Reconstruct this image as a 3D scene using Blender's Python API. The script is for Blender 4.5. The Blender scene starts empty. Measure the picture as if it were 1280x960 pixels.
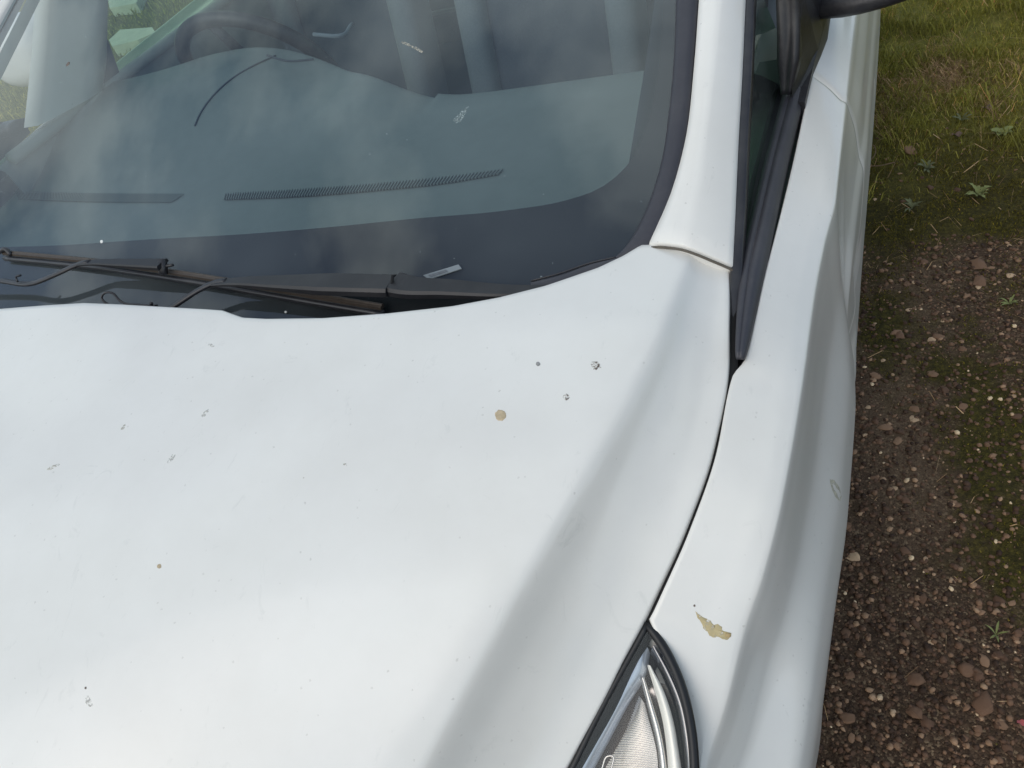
import bpy, math, random
import numpy as np
from mathutils import Vector, Matrix
from mathutils.bvhtree import BVHTree
S = bpy.context.scene
COL = S.collection
random.seed(7); RNG = np.random.default_rng(7)

# ------------------------------------------------------------------ camera
# car frame: X towards the car's left side, Y towards its rear, Z up; the camera looks back over the front corner
F = 985.0
_r = np.array([510, -1130, 985.]); _r /= np.linalg.norm(_r)
_l = np.array([-2083, -81, 985.]); _l -= _r*(_l@_r); _l /= np.linalg.norm(_l)
_d = -np.cross(_r, _l)
M = np.array([-_l, _r, -_d]); CAM = np.array([.957, 0, 1.51])
cd = bpy.data.cameras.new("camera"); cam = bpy.data.objects.new("camera", cd); COL.objects.link(cam)
cd.sensor_width = 36; cd.lens = 36*F/1280; cd.clip_start = .02; cd.clip_end = 800
R = np.column_stack([M[:, 0], -M[:, 1], -M[:, 2]])
cam.matrix_world = Matrix([list(R[i])+[CAM[i]] for i in range(3)]+[[0, 0, 0, 1]])
S.camera = cam
S.render.resolution_x = 1024; S.render.resolution_y = 768

# ------------------------------------------------------------------ light
SUN_EL, SUN_AZ = math.radians(42), math.radians(200)     # soft, hazy sun from the far side of the car
w = bpy.data.worlds.new("World"); S.world = w; w.use_nodes = True
nt = w.node_tree; nt.nodes.clear()
def N(nt, t, **k):
    n = nt.nodes.new(t)
    for a, b in k.items():
        if a.startswith('_'): n.inputs[a[1:].replace('_', ' ')].default_value = b
        else: setattr(n, a, b)
    return n
sky = N(nt, 'ShaderNodeTexSky', sky_type='NISHITA', sun_disc=False, sun_elevation=SUN_EL, sun_rotation=SUN_AZ,
        air_density=1.0, dust_density=2.0, ozone_density=1.0)
tc = N(nt, 'ShaderNodeTexCoord')
mp = N(nt, 'ShaderNodeMapping'); mp.inputs['Scale'].default_value = (1, 1, 1.6)
nt.links.new(tc.outputs['Generated'], mp.inputs['Vector'])
cn = N(nt, 'ShaderNodeTexNoise'); cn.inputs['Scale'].default_value = 2.6; cn.inputs['Detail'].default_value = 7; cn.inputs['Roughness'].default_value = .55
nt.links.new(mp.outputs[0], cn.inputs['Vector'])
cr = N(nt, 'ShaderNodeValToRGB'); cr.color_ramp.elements[0].position = .44; cr.color_ramp.elements[1].position = .58
nt.links.new(cn.outputs['Fac'], cr.inputs['Fac'])
cmix = N(nt, 'ShaderNodeMix', data_type='RGBA')
nt.links.new(cr.outputs['Color'], cmix.inputs[0]); nt.links.new(sky.outputs[0], cmix.inputs[6])
cmix.inputs[7].default_value = (6.8, 7.75, 8.15, 1)
bg = N(nt, 'ShaderNodeBackground'); bg.inputs['Strength'].default_value = .135
nt.links.new(cmix.outputs[2], bg.inputs['Color'])
ow = N(nt, 'ShaderNodeOutputWorld'); nt.links.new(bg.outputs[0], ow.inputs[0])
sl = bpy.data.lights.new("sun", 'SUN'); sl.energy = .7; sl.angle = math.radians(45); sl.color = (1, .96, .9)
so = bpy.data.objects.new("sun", sl); COL.objects.link(so)
sdir = Vector((math.sin(SUN_AZ)*math.cos(SUN_EL), math.cos(SUN_AZ)*math.cos(SUN_EL), math.sin(SUN_EL)))
so.rotation_euler = sdir.to_track_quat('Z', 'Y').to_euler()
S.view_settings.view_transform = 'Standard'; S.view_settings.look = 'None'; S.view_settings.exposure = .02; S.view_settings.gamma = 1
S.render.engine = 'CYCLES'
S.cycles.max_bounces = 10; S.cycles.transparent_max_bounces = 16

# ------------------------------------------------------------------ geometry of sight: turn a photo point into a place
def ray(px, py): return M@np.array([(px-640)/F, (py-480)/F, 1.])
def U(px, py, z=None, x=None, y=None):
    d = ray(px, py)
    t = (z-CAM[2])/d[2] if z is not None else (x-CAM[0])/d[0] if x is not None else (y-CAM[1])/d[1]
    return CAM+t*d
def RP(px, py, z0, sl, y0=0.):                      # on the plane z = z0 + sl*(Y-y0)
    d = ray(px, py); t = (z0+sl*(-y0)-CAM[2])/(d[2]-sl*d[1]); return CAM+t*d
def J(p):
    q = M.T@(np.asarray(p)-CAM); return 640+F*q[0]/q[2], 480+F*q[1]/q[2]
def Yg(X): return .665-.12*(1-min(1, (X/.73)**2))
def G(X, Y):                                        # windscreen surface
    s = Y-Yg(X); return 1.03-.018*(1-min(1, (X/.73)**2))+.42*s+.012*s*s
def UG(px, py, off=0.):                             # on the windscreen, lifted by off
    d = ray(px, py); a, b = .2, 4.
    fn = lambda t: (CAM+t*d)[2]-G((CAM+t*d)[0], (CAM+t*d)[1])-off
    prev = .2
    for i in range(1, 200):
        t = .2+i*.02
        if fn(t) < 0: a, b = prev, t; break
        prev = t
    for _ in range(40):
        m = (a+b)/2
        if fn(m) > 0: a = m
        else: b = m
    return CAM+a*d
def pchip(x, y, xq):
    x = np.asarray(x, float); y = np.asarray(y, float); xq = np.asarray(xq, float)
    h = np.diff(x); dl = (np.diff(y, axis=0).T/h).T; m = np.zeros_like(y)
    for k in range(1, len(x)-1):
        a, b = dl[k-1], dl[k]; w1 = 2*h[k]+h[k-1]; w2 = h[k]+2*h[k-1]
        m[k] = np.where(a*b > 0, (w1+w2)/(w1/np.where(a == 0, 1, a)+w2/np.where(b == 0, 1, b)), 0)
    m[0], m[-1] = dl[0], dl[-1]
    i = np.clip(np.searchsorted(x, xq)-1, 0, len(x)-2); hh = h[i]; t = (xq-x[i])/hh
    e = lambda v: v if y.ndim == 1 else v[..., None]
    t0, t1 = t, np.clip(t, -1, 2)
    r = e((1+2*t)*(1-t)**2)*y[i]+e(t*(1-t)**2*hh)*m[i]+e(t*t*(3-2*t))*y[i+1]+e(t*t*(t-1)*hh)*m[i+1]
    lo = xq < x[0]; hi = xq > x[-1]
    if np.any(lo): r = np.where(e(lo), y[0]+e(xq-x[0])*m[0], r)
    if np.any(hi): r = np.where(e(hi), y[-1]+e(xq-x[-1])*m[-1], r)
    return r
class Line:                                         # a body line X(Y), Z(Y)
    def __init__(s, pts):
        pts = sorted([tuple(p) for p in pts], key=lambda p: p[1]); s.y = [p[1] for p in pts]; s.v = np.array([[p[0], p[2]] for p in pts])
        s.ty = np.linspace(-.35, 3.6, 4000); s.tv = pchip(s.y, s.v, s.ty)
    def __call__(s, Y): i = min(max((Y+.35)/3.95*3999, 0), 3998.999); j = int(i); f = i-j; return s.tv[j]*(1-f)+s.tv[j+1]*f

# ------------------------------------------------------------------ materials
def mat(name): m = bpy.data.materials.new(name); m.use_nodes = True; m.node_tree.nodes.clear(); return m, m.node_tree
def simple(name, col, rough=.5, metal=0, coat=0, spec=.5, noise=0., nscale=40, bump=0., bscale=300, dust=0.):
    m, t = mat(name); p = N(t, 'ShaderNodeBsdfPrincipled'); o = N(t, 'ShaderNodeOutputMaterial')
    p.inputs['Roughness'].default_value = rough; p.inputs['Metallic'].default_value = metal
    p.inputs['Coat Weight'].default_value = coat; p.inputs['Coat Roughness'].default_value = .05; p.inputs['Specular IOR Level'].default_value = spec
    c = N(t, 'ShaderNodeTexCoord')
    n = N(t, 'ShaderNodeTexNoise'); n.inputs['Scale'].default_value = nscale; n.inputs['Detail'].default_value = 5
    t.links.new(c.outputs['Object'], n.inputs['Vector'])
    mx = N(t, 'ShaderNodeMix', data_type='RGBA'); t.links.new(n.outputs['Fac'], mx.inputs[0])
    mx.inputs[6].default_value = tuple(max(0, a*(1-noise)) for a in col)+(1,); mx.inputs[7].default_value = tuple(min(1, a*(1+noise)) for a in col)+(1,)
    last = mx.outputs[2]
    if dust:
        n2 = N(t, 'ShaderNodeTexNoise'); n2.inputs['Scale'].default_value = 14; n2.inputs['Detail'].default_value = 8; n2.inputs['Roughness'].default_value = .7
        t.links.new(c.outputs['Object'], n2.inputs['Vector'])
        r2 = N(t, 'ShaderNodeMapRange'); t.links.new(n2.outputs['Fac'], r2.inputs[0]); r2.inputs[1].default_value = .45; r2.inputs[2].default_value = .75; r2.inputs[4].default_value = dust
        m2 = N(t, 'ShaderNodeMix', data_type='RGBA'); t.links.new(r2.outputs[0], m2.inputs[0]); t.links.new(last, m2.inputs[6]); m2.inputs[7].default_value = (.42, .40, .36, 1); last = m2.outputs[2]
    t.links.new(last, p.inputs['Base Color'])
    if bump:
        b = N(t, 'ShaderNodeBump'); b.inputs['Strength'].default_value = bump; b.inputs['Distance'].default_value = .001
        n3 = N(t, 'ShaderNodeTexNoise'); n3.inputs['Scale'].default_value = bscale; t.links.new(c.outputs['Object'], n3.inputs['Vector'])
        t.links.new(n3.outputs['Fac'], b.inputs['Height']); t.links.new(b.outputs[0], p.inputs['Normal'])
    t.links.new(p.outputs[0], o.inputs[0]); return m
def paint_mat():
    m, t = mat('white_paint'); p = N(t, 'ShaderNodeBsdfPrincipled'); o = N(t, 'ShaderNodeOutputMaterial'); c = N(t, 'ShaderNodeTexCoord')
    base = (.79, .775, .735)
    last = None
    def mix(fac, col, prev):
        x = N(t, 'ShaderNodeMix', data_type='RGBA'); t.links.new(fac, x.inputs[0])
        if prev is None: x.inputs[6].default_value = base+(1,)
        else: t.links.new(prev, x.inputs[6])
        x.inputs[7].default_value = col+(1,); return x.outputs[2]
    def mr(src, a, b, c0, c1):
        r = N(t, 'ShaderNodeMapRange'); t.links.new(src, r.inputs[0])
        for k, v in zip((1, 2, 3, 4), (a, b, c0, c1)): r.inputs[k].default_value = v
        return r.outputs[0]
    # thin film of road dust
    n = N(t, 'ShaderNodeTexNoise'); n.inputs['Scale'].default_value = 5; n.inputs['Detail'].default_value = 9; n.inputs['Roughness'].default_value = .65
    t.links.new(c.outputs['Object'], n.inputs['Vector'])
    last = mix(mr(n.outputs['Fac'], .35, .75, 0, .40), (.62, .60, .55), None)
    # smudges drawn out along the slope
    mpg = N(t, 'ShaderNodeMapping'); mpg.inputs['Scale'].default_value = (34, 16, 16); mpg.inputs['Rotation'].default_value = (0, 0, .5); t.links.new(c.outputs['Object'], mpg.inputs['Vector'])
    n2 = N(t, 'ShaderNodeTexNoise'); n2.inputs['Scale'].default_value = 1; n2.inputs['Detail'].default_value = 6; n2.inputs['Roughness'].default_value = .75; n2.inputs['Distortion'].default_value = 1.5
    t.links.new(mpg.outputs[0], n2.inputs['Vector'])
    last = mix(mr(n2.outputs['Fac'], .60, .80, 0, .45), (.50, .50, .47), last)
    # specks: random cells, a few of which carry a dot
    for sc, thr, rad, col, k in ((34, .93, .050, (.38, .34, .28), .55), (90, .95, .13, (.45, .43, .39), .45), (170, .955, .22, (.50, .48, .44), .4)):
        v = N(t, 'ShaderNodeTexVoronoi'); v.inputs['Scale'].default_value = sc
        ns = N(t, 'ShaderNodeTexNoise'); ns.inputs['Scale'].default_value = sc*4; t.links.new(c.outputs['Object'], ns.inputs['Vector'])
        vm = N(t, 'ShaderNodeVectorMath', operation='MULTIPLY_ADD'); t.links.new(ns.outputs['Color'], vm.inputs[0]); vm.inputs[1].default_value = (.35/sc,)*3; t.links.new(c.outputs['Object'], vm.inputs[2])
        t.links.new(vm.outputs[0], v.inputs['Vector'])
        sx = N(t, 'ShaderNodeSeparateColor'); t.links.new(v.outputs['Color'], sx.inputs[0])
        a = N(t, 'ShaderNodeMath', operation='GREATER_THAN'); t.links.new(sx.outputs[0], a.inputs[0]); a.inputs[1].default_value = thr
        b = mr(v.outputs['Distance'], rad*.55, rad, 1, 0)
        e = N(t, 'ShaderNodeMath', operation='MULTIPLY'); t.links.new(a.outputs[0], e.inputs[0]); t.links.new(b, e.inputs[1])
        g = N(t, 'ShaderNodeMath', operation='MULTIPLY'); t.links.new(e.outputs[0], g.inputs[0]); g.inputs[1].default_value = k
        last = mix(g.outputs[0], col, last)
    t.links.new(last, p.inputs['Base Color'])
    p.inputs['Roughness'].default_value = .45; p.inputs['Coat Weight'].default_value = .75; p.inputs['Coat Roughness'].default_value = .13
    op = N(t, 'ShaderNodeBump'); op.inputs['Strength'].default_value = .05; op.inputs['Distance'].default_value = .0006
    nb = N(t, 'ShaderNodeTexNoise'); nb.inputs['Scale'].default_value = 420; t.links.new(c.outputs['Object'], nb.inputs['Vector']); t.links.new(nb.outputs['Fac'], op.inputs['Height'])
    t.links.new(op.outputs[0], p.inputs['Coat Normal'])
    t.links.new(p.outputs[0], o.inputs[0]); return m
def glass_mat(name, tint, dust=.06, dust_haze_col=(.62, .66, .66), rough=.0, ior=1.5):
    m, t = mat(name); o = N(t, 'ShaderNodeOutputMaterial'); c = N(t, 'ShaderNodeTexCoord')
    tr = N(t, 'ShaderNodeBsdfTransparent'); tr.inputs[0].default_value = tint+(1,)
    gl = N(t, 'ShaderNodeBsdfGlossy'); gl.inputs['Roughness'].default_value = rough
    fr = N(t, 'ShaderNodeFresnel'); ge = N(t, 'ShaderNodeNewGeometry'); ir = N(t, 'ShaderNodeMapRange')   # a thin pane reflects alike from both sides
    ir.inputs[3].default_value = ior; ir.inputs[4].default_value = 1/ior; t.links.new(ge.outputs['Backfacing'], ir.inputs[0]); t.links.new(ir.outputs[0], fr.inputs[0])
    x = N(t, 'ShaderNodeMixShader'); t.links.new(fr.outputs[0], x.inputs[0]); t.links.new(tr.outputs[0], x.inputs[1]); t.links.new(gl.outputs[0], x.inputs[2])
    df = N(t, 'ShaderNodeBsdfDiffuse'); df.inputs[0].default_value = dust_haze_col+(1,)
    n = N(t, 'ShaderNodeTexNoise'); n.inputs['Scale'].default_value = 2.6; n.inputs['Detail'].default_value = 5; n.inputs['Roughness'].default_value = .5; t.links.new(c.outputs['Object'], n.inputs['Vector'])
    r = N(t, 'ShaderNodeMapRange'); t.links.new(n.outputs['Fac'], r.inputs[0])
    for k, v in zip((1, 2, 3, 4), (.38, .64, dust*.2, dust*2.2)): r.inputs[k].default_value = v  # patchy dust film; its broad blotches also stand in for soft cloud reflections
    fac = r.outputs[0]
    for sc, thr, rad, k in ((60, .965, .10, .35), (150, .97, .16, .25)):
        v = N(t, 'ShaderNodeTexVoronoi'); v.inputs['Scale'].default_value = sc; t.links.new(c.outputs['Object'], v.inputs['Vector'])
        sx = N(t, 'ShaderNodeSeparateColor'); t.links.new(v.outputs['Color'], sx.inputs[0])
        a = N(t, 'ShaderNodeMath', operation='GREATER_THAN'); t.links.new(sx.outputs[0], a.inputs[0]); a.inputs[1].default_value = thr
        b = N(t, 'ShaderNodeMapRange'); t.links.new(v.outputs['Distance'], b.inputs[0])
        for q, vv in zip((1, 2, 3, 4), (rad*.5, rad, k, 0)): b.inputs[q].default_value = vv
        e = N(t, 'ShaderNodeMath', operation='MULTIPLY'); t.links.new(a.outputs[0], e.inputs[0]); t.links.new(b.outputs[0], e.inputs[1])
        s = N(t, 'ShaderNodeMath', operation='ADD'); t.links.new(e.outputs[0], s.inputs[0]); t.links.new(fac, s.inputs[1]); fac = s.outputs[0]
    y = N(t, 'ShaderNodeMixShader'); t.links.new(fac, y.inputs[0]); t.links.new(x.outputs[0], y.inputs[1]); t.links.new(df.outputs[0], y.inputs[2])
    t.links.new(y.outputs[0], o.inputs[0]); return m
PAINT = paint_mat()
GLASS = glass_mat('windscreen_glass', (.74, .82, .84), dust=.038, dust_haze_col=(.46, .54, .56), ior=1.75)
QGLASS = glass_mat('tinted_glass', (.58, .82, .58), dust=.03)
LENS = glass_mat('headlight_plastic', (.95, .95, .95), dust=.012, ior=1.45)
BLACK = simple('black_plastic', (.018, .018, .022), .42, noise=.3, bump=.25, dust=.10)
RUBBER = simple('black_rubber', (.022, .022, .027), .36, noise=.2, dust=.06)
TRIM = simple('grey_black_trim', (.040, .040, .050), .48, noise=.15, bump=.15, dust=.05)
FRIT = simple('black_enamel', (.012, .009, .012), .6, noise=.2)
BLOB = simple('engine_bay_black', (.008, .008, .009), .9)
WBLADE = simple('weathered_rubber', (.055, .042, .033), .6, noise=.4, nscale=120)
DASH = simple('dashboard_plastic', (.165, .195, .185), .6, noise=.1, bump=.3, bscale=900)
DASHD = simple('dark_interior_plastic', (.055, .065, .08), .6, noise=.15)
DASHL = simple('light_interior_plastic', (.30, .32, .30), .6, noise=.08)
TRIMP = simple('pale_pillar_trim', (.52, .54, .50), .7, noise=.06)
SEAT = simple('seat_fabric', (.06, .075, .10), .95, noise=.2, nscale=200)
SEATL = simple('pale_seat_fabric', (.17, .20, .22), .95, noise=.15, nscale=200)
CHROME = simple('chrome', (.80, .80, .80), .07, metal=1)
CHROMED = simple('dark_chrome', (.30, .29, .29), .16, metal=1)
SILVER = simple('silver_reflector', (.60, .58, .55), .24, metal=1)
TYRE = simple('tyre_rubber', (.02, .02, .02), .8, noise=.3)
ALLOY = simple('alloy', (.5, .5, .52), .3, metal=1)
DIRT = simple('grimy_sealant', (.11, .095, .075), .8, noise=.4, nscale=150)

# ------------------------------------------------------------------ mesh helpers
def link(name, me, m, parent=None, smooth=True, label=None):
    o = bpy.data.objects.new(name, me); COL.objects.link(o)
    if m: me.materials.append(m)
    if smooth: me.polygons.foreach_set('use_smooth', [True]*len(me.polygons))
    if parent: o.parent = parent
    if label: o['label'] = label
    return o
def mesh(name, vs, fs, m, parent=None, smooth=True, label=None):
    me = bpy.data.meshes.new(name); me.from_pydata([tuple(map(float, v)) for v in vs], [], fs); me.update()
    return link(name, me, m, parent, smooth, label)
def gridf(nu, nv, off=0, wrap=False):
    fs = []
    for i in range(nu-1):
        for j in range(nv-(0 if wrap else 1)):
            k = (j+1) % nv; fs.append((off+i*nv+j, off+i*nv+k, off+(i+1)*nv+k, off+(i+1)*nv+j))
    return fs
def sheet(name, P, m, parent=None, smooth=True, label=None):   # P[i][j] points
    nu, nv = len(P), len(P[0]); return mesh(name, [p for r in P for p in r], gridf(nu, nv), m, parent, smooth, label)
def mirror(P): return [[(-p[0], p[1], p[2]) for p in r] for r in P]
def spline(pts, n=12):
    pts = np.array(pts, float); d = np.r_[0, np.cumsum(np.linalg.norm(np.diff(pts, axis=0), axis=1))]
    q = np.linspace(0, d[-1], n); m = np.gradient(pts, d, axis=0)
    i = np.clip(np.searchsorted(d, q)-1, 0, len(d)-2); h = (d[i+1]-d[i])[:, None]; t = ((q-d[i])/(d[i+1]-d[i]))[:, None]
    return (1+2*t)*(1-t)**2*pts[i]+t*(1-t)**2*h*m[i]+t*t*(3-2*t)*pts[i+1]+t*t*(t-1)*h*m[i+1]
def sweep(name, path, prof, m, parent=None, up=(0, 0, 1), scale=None, label=None, smooth=True):
    # prof: closed list of (side, up) offsets; scale(t) -> factor
    path = np.array(path, float); n = len(path); tg = np.gradient(path, axis=0); vs = []
    for i in range(n):
        t = tg[i]/np.linalg.norm(tg[i]); s = np.cross(t, up); s /= np.linalg.norm(s); u = np.cross(s, t)
        k = scale(i/(n-1)) if scale else 1.
        for a, b in prof: vs.append(path[i]+s*a*k+u*b*k)
    c = len(prof); fs = gridf(n, c, wrap=True)+[tuple(range(c))[::-1], tuple(range((n-1)*c, n*c))]
    return mesh(name, vs, fs, m, parent, smooth, label)
def circ(r, n=8, sy=1.): return [(r*math.cos(2*math.pi*k/n), r*sy*math.sin(2*math.pi*k/n)) for k in range(n)]
def boxm(name, lo, hi, m, parent=None, bev=0., label=None, rot=None):
    x0, y0, z0 = lo; x1, y1, z1 = hi
    vs = [(x, y, z) for x in (x0, x1) for y in (y0, y1) for z in (z0, z1)]
    if rot:
        c = Vector([(a+b)/2 for a, b in zip(lo, hi)]); Rm = Matrix.Rotation(rot[0], 3, rot[1]); vs = [tuple(Rm@(Vector(v)-c)+c) for v in vs]
    o = mesh(name, vs, [(0, 1, 3, 2), (4, 6, 7, 5), (0, 4, 5, 1), (2, 3, 7, 6), (0, 2, 6, 4), (1, 5, 7, 3)], m, parent, bev > 0, label)
    if bev:
        md = o.modifiers.new('bevel', 'BEVEL'); md.width = bev; md.segments = 4
    return o
def slab(name, top, thick, m, parent=None, label=None, smooth=False):     # closed plate: polygon of 3D points, sunk by thick
    n = len(top); top = [np.array(p, float) for p in top]; bot = [p-np.array([0, 0, thick]) for p in top]
    return mesh(name, top+bot, [tuple(range(n)), tuple(range(n, 2*n))[::-1]]+[(i, (i+1) % n, n+(i+1) % n, n+i) for i in range(n)], m, parent, smooth, label)
def empty(name, loc=(0, 0, 0), parent=None, **k):
    o = bpy.data.objects.new(name, None); o.location = loc; COL.objects.link(o)
    if parent: o.parent = parent
    for a, b in k.items(): o[a] = b
    return o

# ------------------------------------------------------------------ the ground: one sheet, meadow turning to trodden gravel
def vnoise(x, y, seed):
    r = np.random.default_rng(seed); T = r.random((256, 256)); xi = np.floor(x).astype(int); yi = np.floor(y).astype(int)
    fx = x-xi; fy = y-yi; fx = fx*fx*(3-2*fx); fy = fy*fy*(3-2*fy); a = lambda i, j: T[(xi+i) % 256, (yi+j) % 256]
    return (a(0, 0)*(1-fx)+a(1, 0)*fx)*(1-fy)+(a(0, 1)*(1-fx)+a(1, 1)*fx)*fy
def fbm(x, y, seed, o=4):
    s = 0; a = .5; n = 0
    for k in range(o): s = s+a*vnoise(x*2**k, y*2**k, seed+k); n += a; a *= .55
    return s/n
def sst(a, b, x): t = np.clip((x-a)/(b-a), 0, 1); return t*t*(3-2*t)
def masks(x, y):
    """grass, moss, sand-brown worn strip (0..1) at ground points"""
    n1 = fbm(x*3, y*3, 3); n2 = fbm(x*9, y*9, 11)
    yy = y+(n1-.5)*.7
    grass = sst(2.25, 2.75, yy)
    grass = np.maximum(grass, sst(-1.0, -1.5, x+(n1-.5)*.5))
    moss = sst(1.75, 2.05, yy)*(1-.35*grass)
    # dark mossy patches in the gravel: beside the arch, and a band at the right
    band = 1.1*np.exp(-((x-1.20-(1.2-y)*.16)/.13)**2)*sst(.75, 1.0, y)*sst(1.9, 1.5, y)
    patch = np.exp(-(((x-.93)/.07)**2+((y-1.72)/.22)**2))
    far = sst(1.5, 2.1, x)*.8
    n3 = fbm(x*28, y*28, 21)
    moss = np.clip(moss+sst(.40, .70, n2*.55+n3*.45+.30*band+.35*patch+.2*far-.12)*(band+patch+.8*far+.25), 0, 1)
    worn = np.exp(-((x-1.03-.05*np.sin(y*3))/.11)**2)*sst(.85, 1.2, y)*sst(2.0, 1.75, yy)
    return grass, np.clip(moss, 0, 1), worn
def hgt(x, y):
    g, m, w_ = masks(x, y)
    return (fbm(x*2, y*2, 40)-.5)*.03+(fbm(x*14, y*14, 50)-.5)*.010*(1-.6*w_)+(fbm(x*45, y*45, 60, 3)-.5)*.006*(1-.5*w_)
xs = np.r_[np.array([-400, -200, -100, -50, -25, -15]), np.arange(-10, .5, .5), np.arange(.6, 2.2, .012), np.arange(2.2, 4, .08), np.arange(4, 12, .5), [15, 25, 50, 100, 200, 400]]
ys = np.r_[np.array([-400, -200, -100, -50, -25, -10, -5, -2, -1]), np.arange(-.4, 4.2, .014), np.arange(4.2, 7, .08), np.arange(7, 14, .5), [18, 25, 50, 100, 200, 400]]
XX, YY = np.meshgrid(xs, ys, indexing='ij'); near = (XX > .5)*(XX < 4)*(YY > -.5)*(YY < 7)
ZZ = np.where(near, hgt(XX, YY), (fbm(XX*2, YY*2, 40)-.5)*.03)
g_, m_, w_ = masks(XX, YY)
me = bpy.data.meshes.new('ground')
nu, nv = XX.shape
me.vertices.add(nu*nv); me.vertices.foreach_set('co', np.stack([XX, YY, ZZ], -1).reshape(-1))
ii, jj = np.meshgrid(np.arange(nu-1), np.arange(nv-1), indexing='ij'); a0 = (ii*nv+jj).ravel()
q = np.stack([a0, a0+nv, a0+nv+1, a0+1], -1)
me.loops.add(q.size); me.loops.foreach_set('vertex_index', q.ravel()); me.polygons.add(len(q)); me.polygons.foreach_set('loop_start', np.arange(len(q))*4)
me.update(); me.validate()
at = me.color_attributes.new('cover', 'FLOAT_COLOR', 'POINT')
at.data.foreach_set('color', np.stack([g_, m_, w_, np.ones_like(g_)], -1).reshape(-1))
def ground_mat():
    m, t = mat('ground_cover'); p = N(t, 'ShaderNodeBsdfPrincipled'); o = N(t, 'ShaderNodeOutputMaterial'); c = N(t, 'ShaderNodeTexCoord')
    p.inputs['Roughness'].default_value = .9; p.inputs['Specular IOR Level'].default_value = .25
    def noise(sc, det=6, ro=.6):
        n = N(t, 'ShaderNodeTexNoise'); n.inputs['Scale'].default_value = sc; n.inputs['Detail'].default_value = det; n.inputs['Roughness'].default_value = ro; t.links.new(c.outputs['Object'], n.inputs['Vector']); return n.outputs['Fac']
    def ramp(src, stops):
        r = N(t, 'ShaderNodeValToRGB'); e = r.color_ramp.elements
        while len(e) < len(stops): e.new(.5)
        for k, (pos, col) in enumerate(stops): e[k].position = pos; e[k].color = col+(1,)
        t.links.new(src, r.inputs[0]); return r.outputs[0]
    def mix(f, a, b, bt='MIX'):
        x = N(t, 'ShaderNodeMix', data_type='RGBA', blend_type=bt)
        if isinstance(f, float): x.inputs[0].default_value = f
        else: t.links.new(f, x.inputs[0])
        t.links.new(a, x.inputs[6]); t.links.new(b, x.inputs[7]); return x.outputs[2]
    soil = ramp(noise(60, 8, .7), [(.3, (0.025, 0.015, 0.009)), (.5, (0.063, 0.038, 0.023)), (.7, (0.119, 0.071, 0.044))])
    worn = ramp(noise(190, 6, .7), [(.3, (0.075, 0.047, 0.030)), (.5, (0.149, 0.097, 0.059)), (.72, (0.250, 0.176, 0.107))])
    # tiny stones: voronoi cells, each with its own tone
    v = N(t, 'ShaderNodeTexVoronoi'); v.inputs['Scale'].default_value = 230; t.links.new(c.outputs['Object'], v.inputs['Vector'])
    sx = N(t, 'ShaderNodeSeparateColor'); t.links.new(v.outputs['Color'], sx.inputs[0])
    peb = ramp(sx.outputs[0], [(0, (0.046, 0.029, 0.018)), (.5, (0.118, 0.070, 0.043)), (.85, (0.234, 0.150, 0.092)), (1, (0.562, 0.399, 0.240))])
    mossc = ramp(noise(90, 7, .7), [(.3, (0.022, 0.018, 0.006)), (.5, (0.060, 0.049, 0.011)), (.7, (0.137, 0.107, 0.020))])
    lawn = ramp(noise(26, 8, .7), [(.3, (0.076, 0.075, 0.013)), (.5, (0.155, 0.143, 0.026)), (.72, (0.293, 0.231, 0.050))])
    ca = N(t, 'ShaderNodeVertexColor', layer_name='cover'); sc = N(t, 'ShaderNodeSeparateColor'); t.links.new(ca.outputs[0], sc.inputs[0])
    a = mix(.45, soil, peb); a = mix(sc.outputs[2], a, mix(.25, worn, peb)); a = mix(sc.outputs[1], a, mossc); a = mix(sc.outputs[0], a, lawn)
    t.links.new(a, p.inputs['Base Color'])
    b = N(t, 'ShaderNodeBump'); b.inputs['Strength'].default_value = .9; b.inputs['Distance'].default_value = .004
    vd = N(t, 'ShaderNodeMath', operation='MULTIPLY'); t.links.new(v.outputs['Distance'], vd.inputs[0]); vd.inputs[1].default_value = -.6
    ad = N(t, 'ShaderNodeMath', operation='ADD'); t.links.new(vd.outputs[0], ad.inputs[0]); t.links.new(noise(140, 8, .75), ad.inputs[1])
    t.links.new(ad.outputs[0], b.inputs['Height']); t.links.new(b.outputs[0], p.inputs['Normal'])
    t.links.new(p.outputs[0], o.inputs[0]); return m
GROUND = link('ground', me, ground_mat()); GROUND['kind'] = 'structure'

def attr_mat(name, stops, rough=.8, trans=0.):
    """colour by a per-piece random value stored on the mesh"""
    m, t = mat(name); p = N(t, 'ShaderNodeBsdfPrincipled'); o = N(t, 'ShaderNodeOutputMaterial'); a = N(t, 'ShaderNodeAttribute', attribute_name='tone')
    r = N(t, 'ShaderNodeValToRGB'); e = r.color_ramp.elements
    while len(e) < len(stops): e.new(.5)
    for k, (pos, col) in enumerate(stops): e[k].position = pos; e[k].color = col+(1,)
    c = N(t, 'ShaderNodeTexCoord'); n = N(t, 'ShaderNodeTexNoise'); n.inputs['Scale'].default_value = 300; n.inputs['Detail'].default_value = 4; t.links.new(c.outputs['Object'], n.inputs['Vector'])
    mr = N(t, 'ShaderNodeMapRange'); t.links.new(n.outputs['Fac'], mr.inputs[0]); mr.inputs[3].default_value = .6; mr.inputs[4].default_value = 1.35
    mx = N(t, 'ShaderNodeMix', data_type='RGBA', blend_type='MULTIPLY'); mx.inputs[0].default_value = 1
    t.links.new(a.outputs['Fac'], r.inputs[0]); t.links.new(r.outputs[0], mx.inputs[6]); t.links.new(mr.outputs[0], mx.inputs[7])
    t.links.new(mx.outputs[2], p.inputs['Base Color']); p.inputs['Roughness'].default_value = rough; p.inputs['Specular IOR Level'].default_value = .3
    if trans: p.inputs['Subsurface Weight'].default_value = 0
    t.links.new(p.outputs[0], o.inputs[0]); return m
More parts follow.
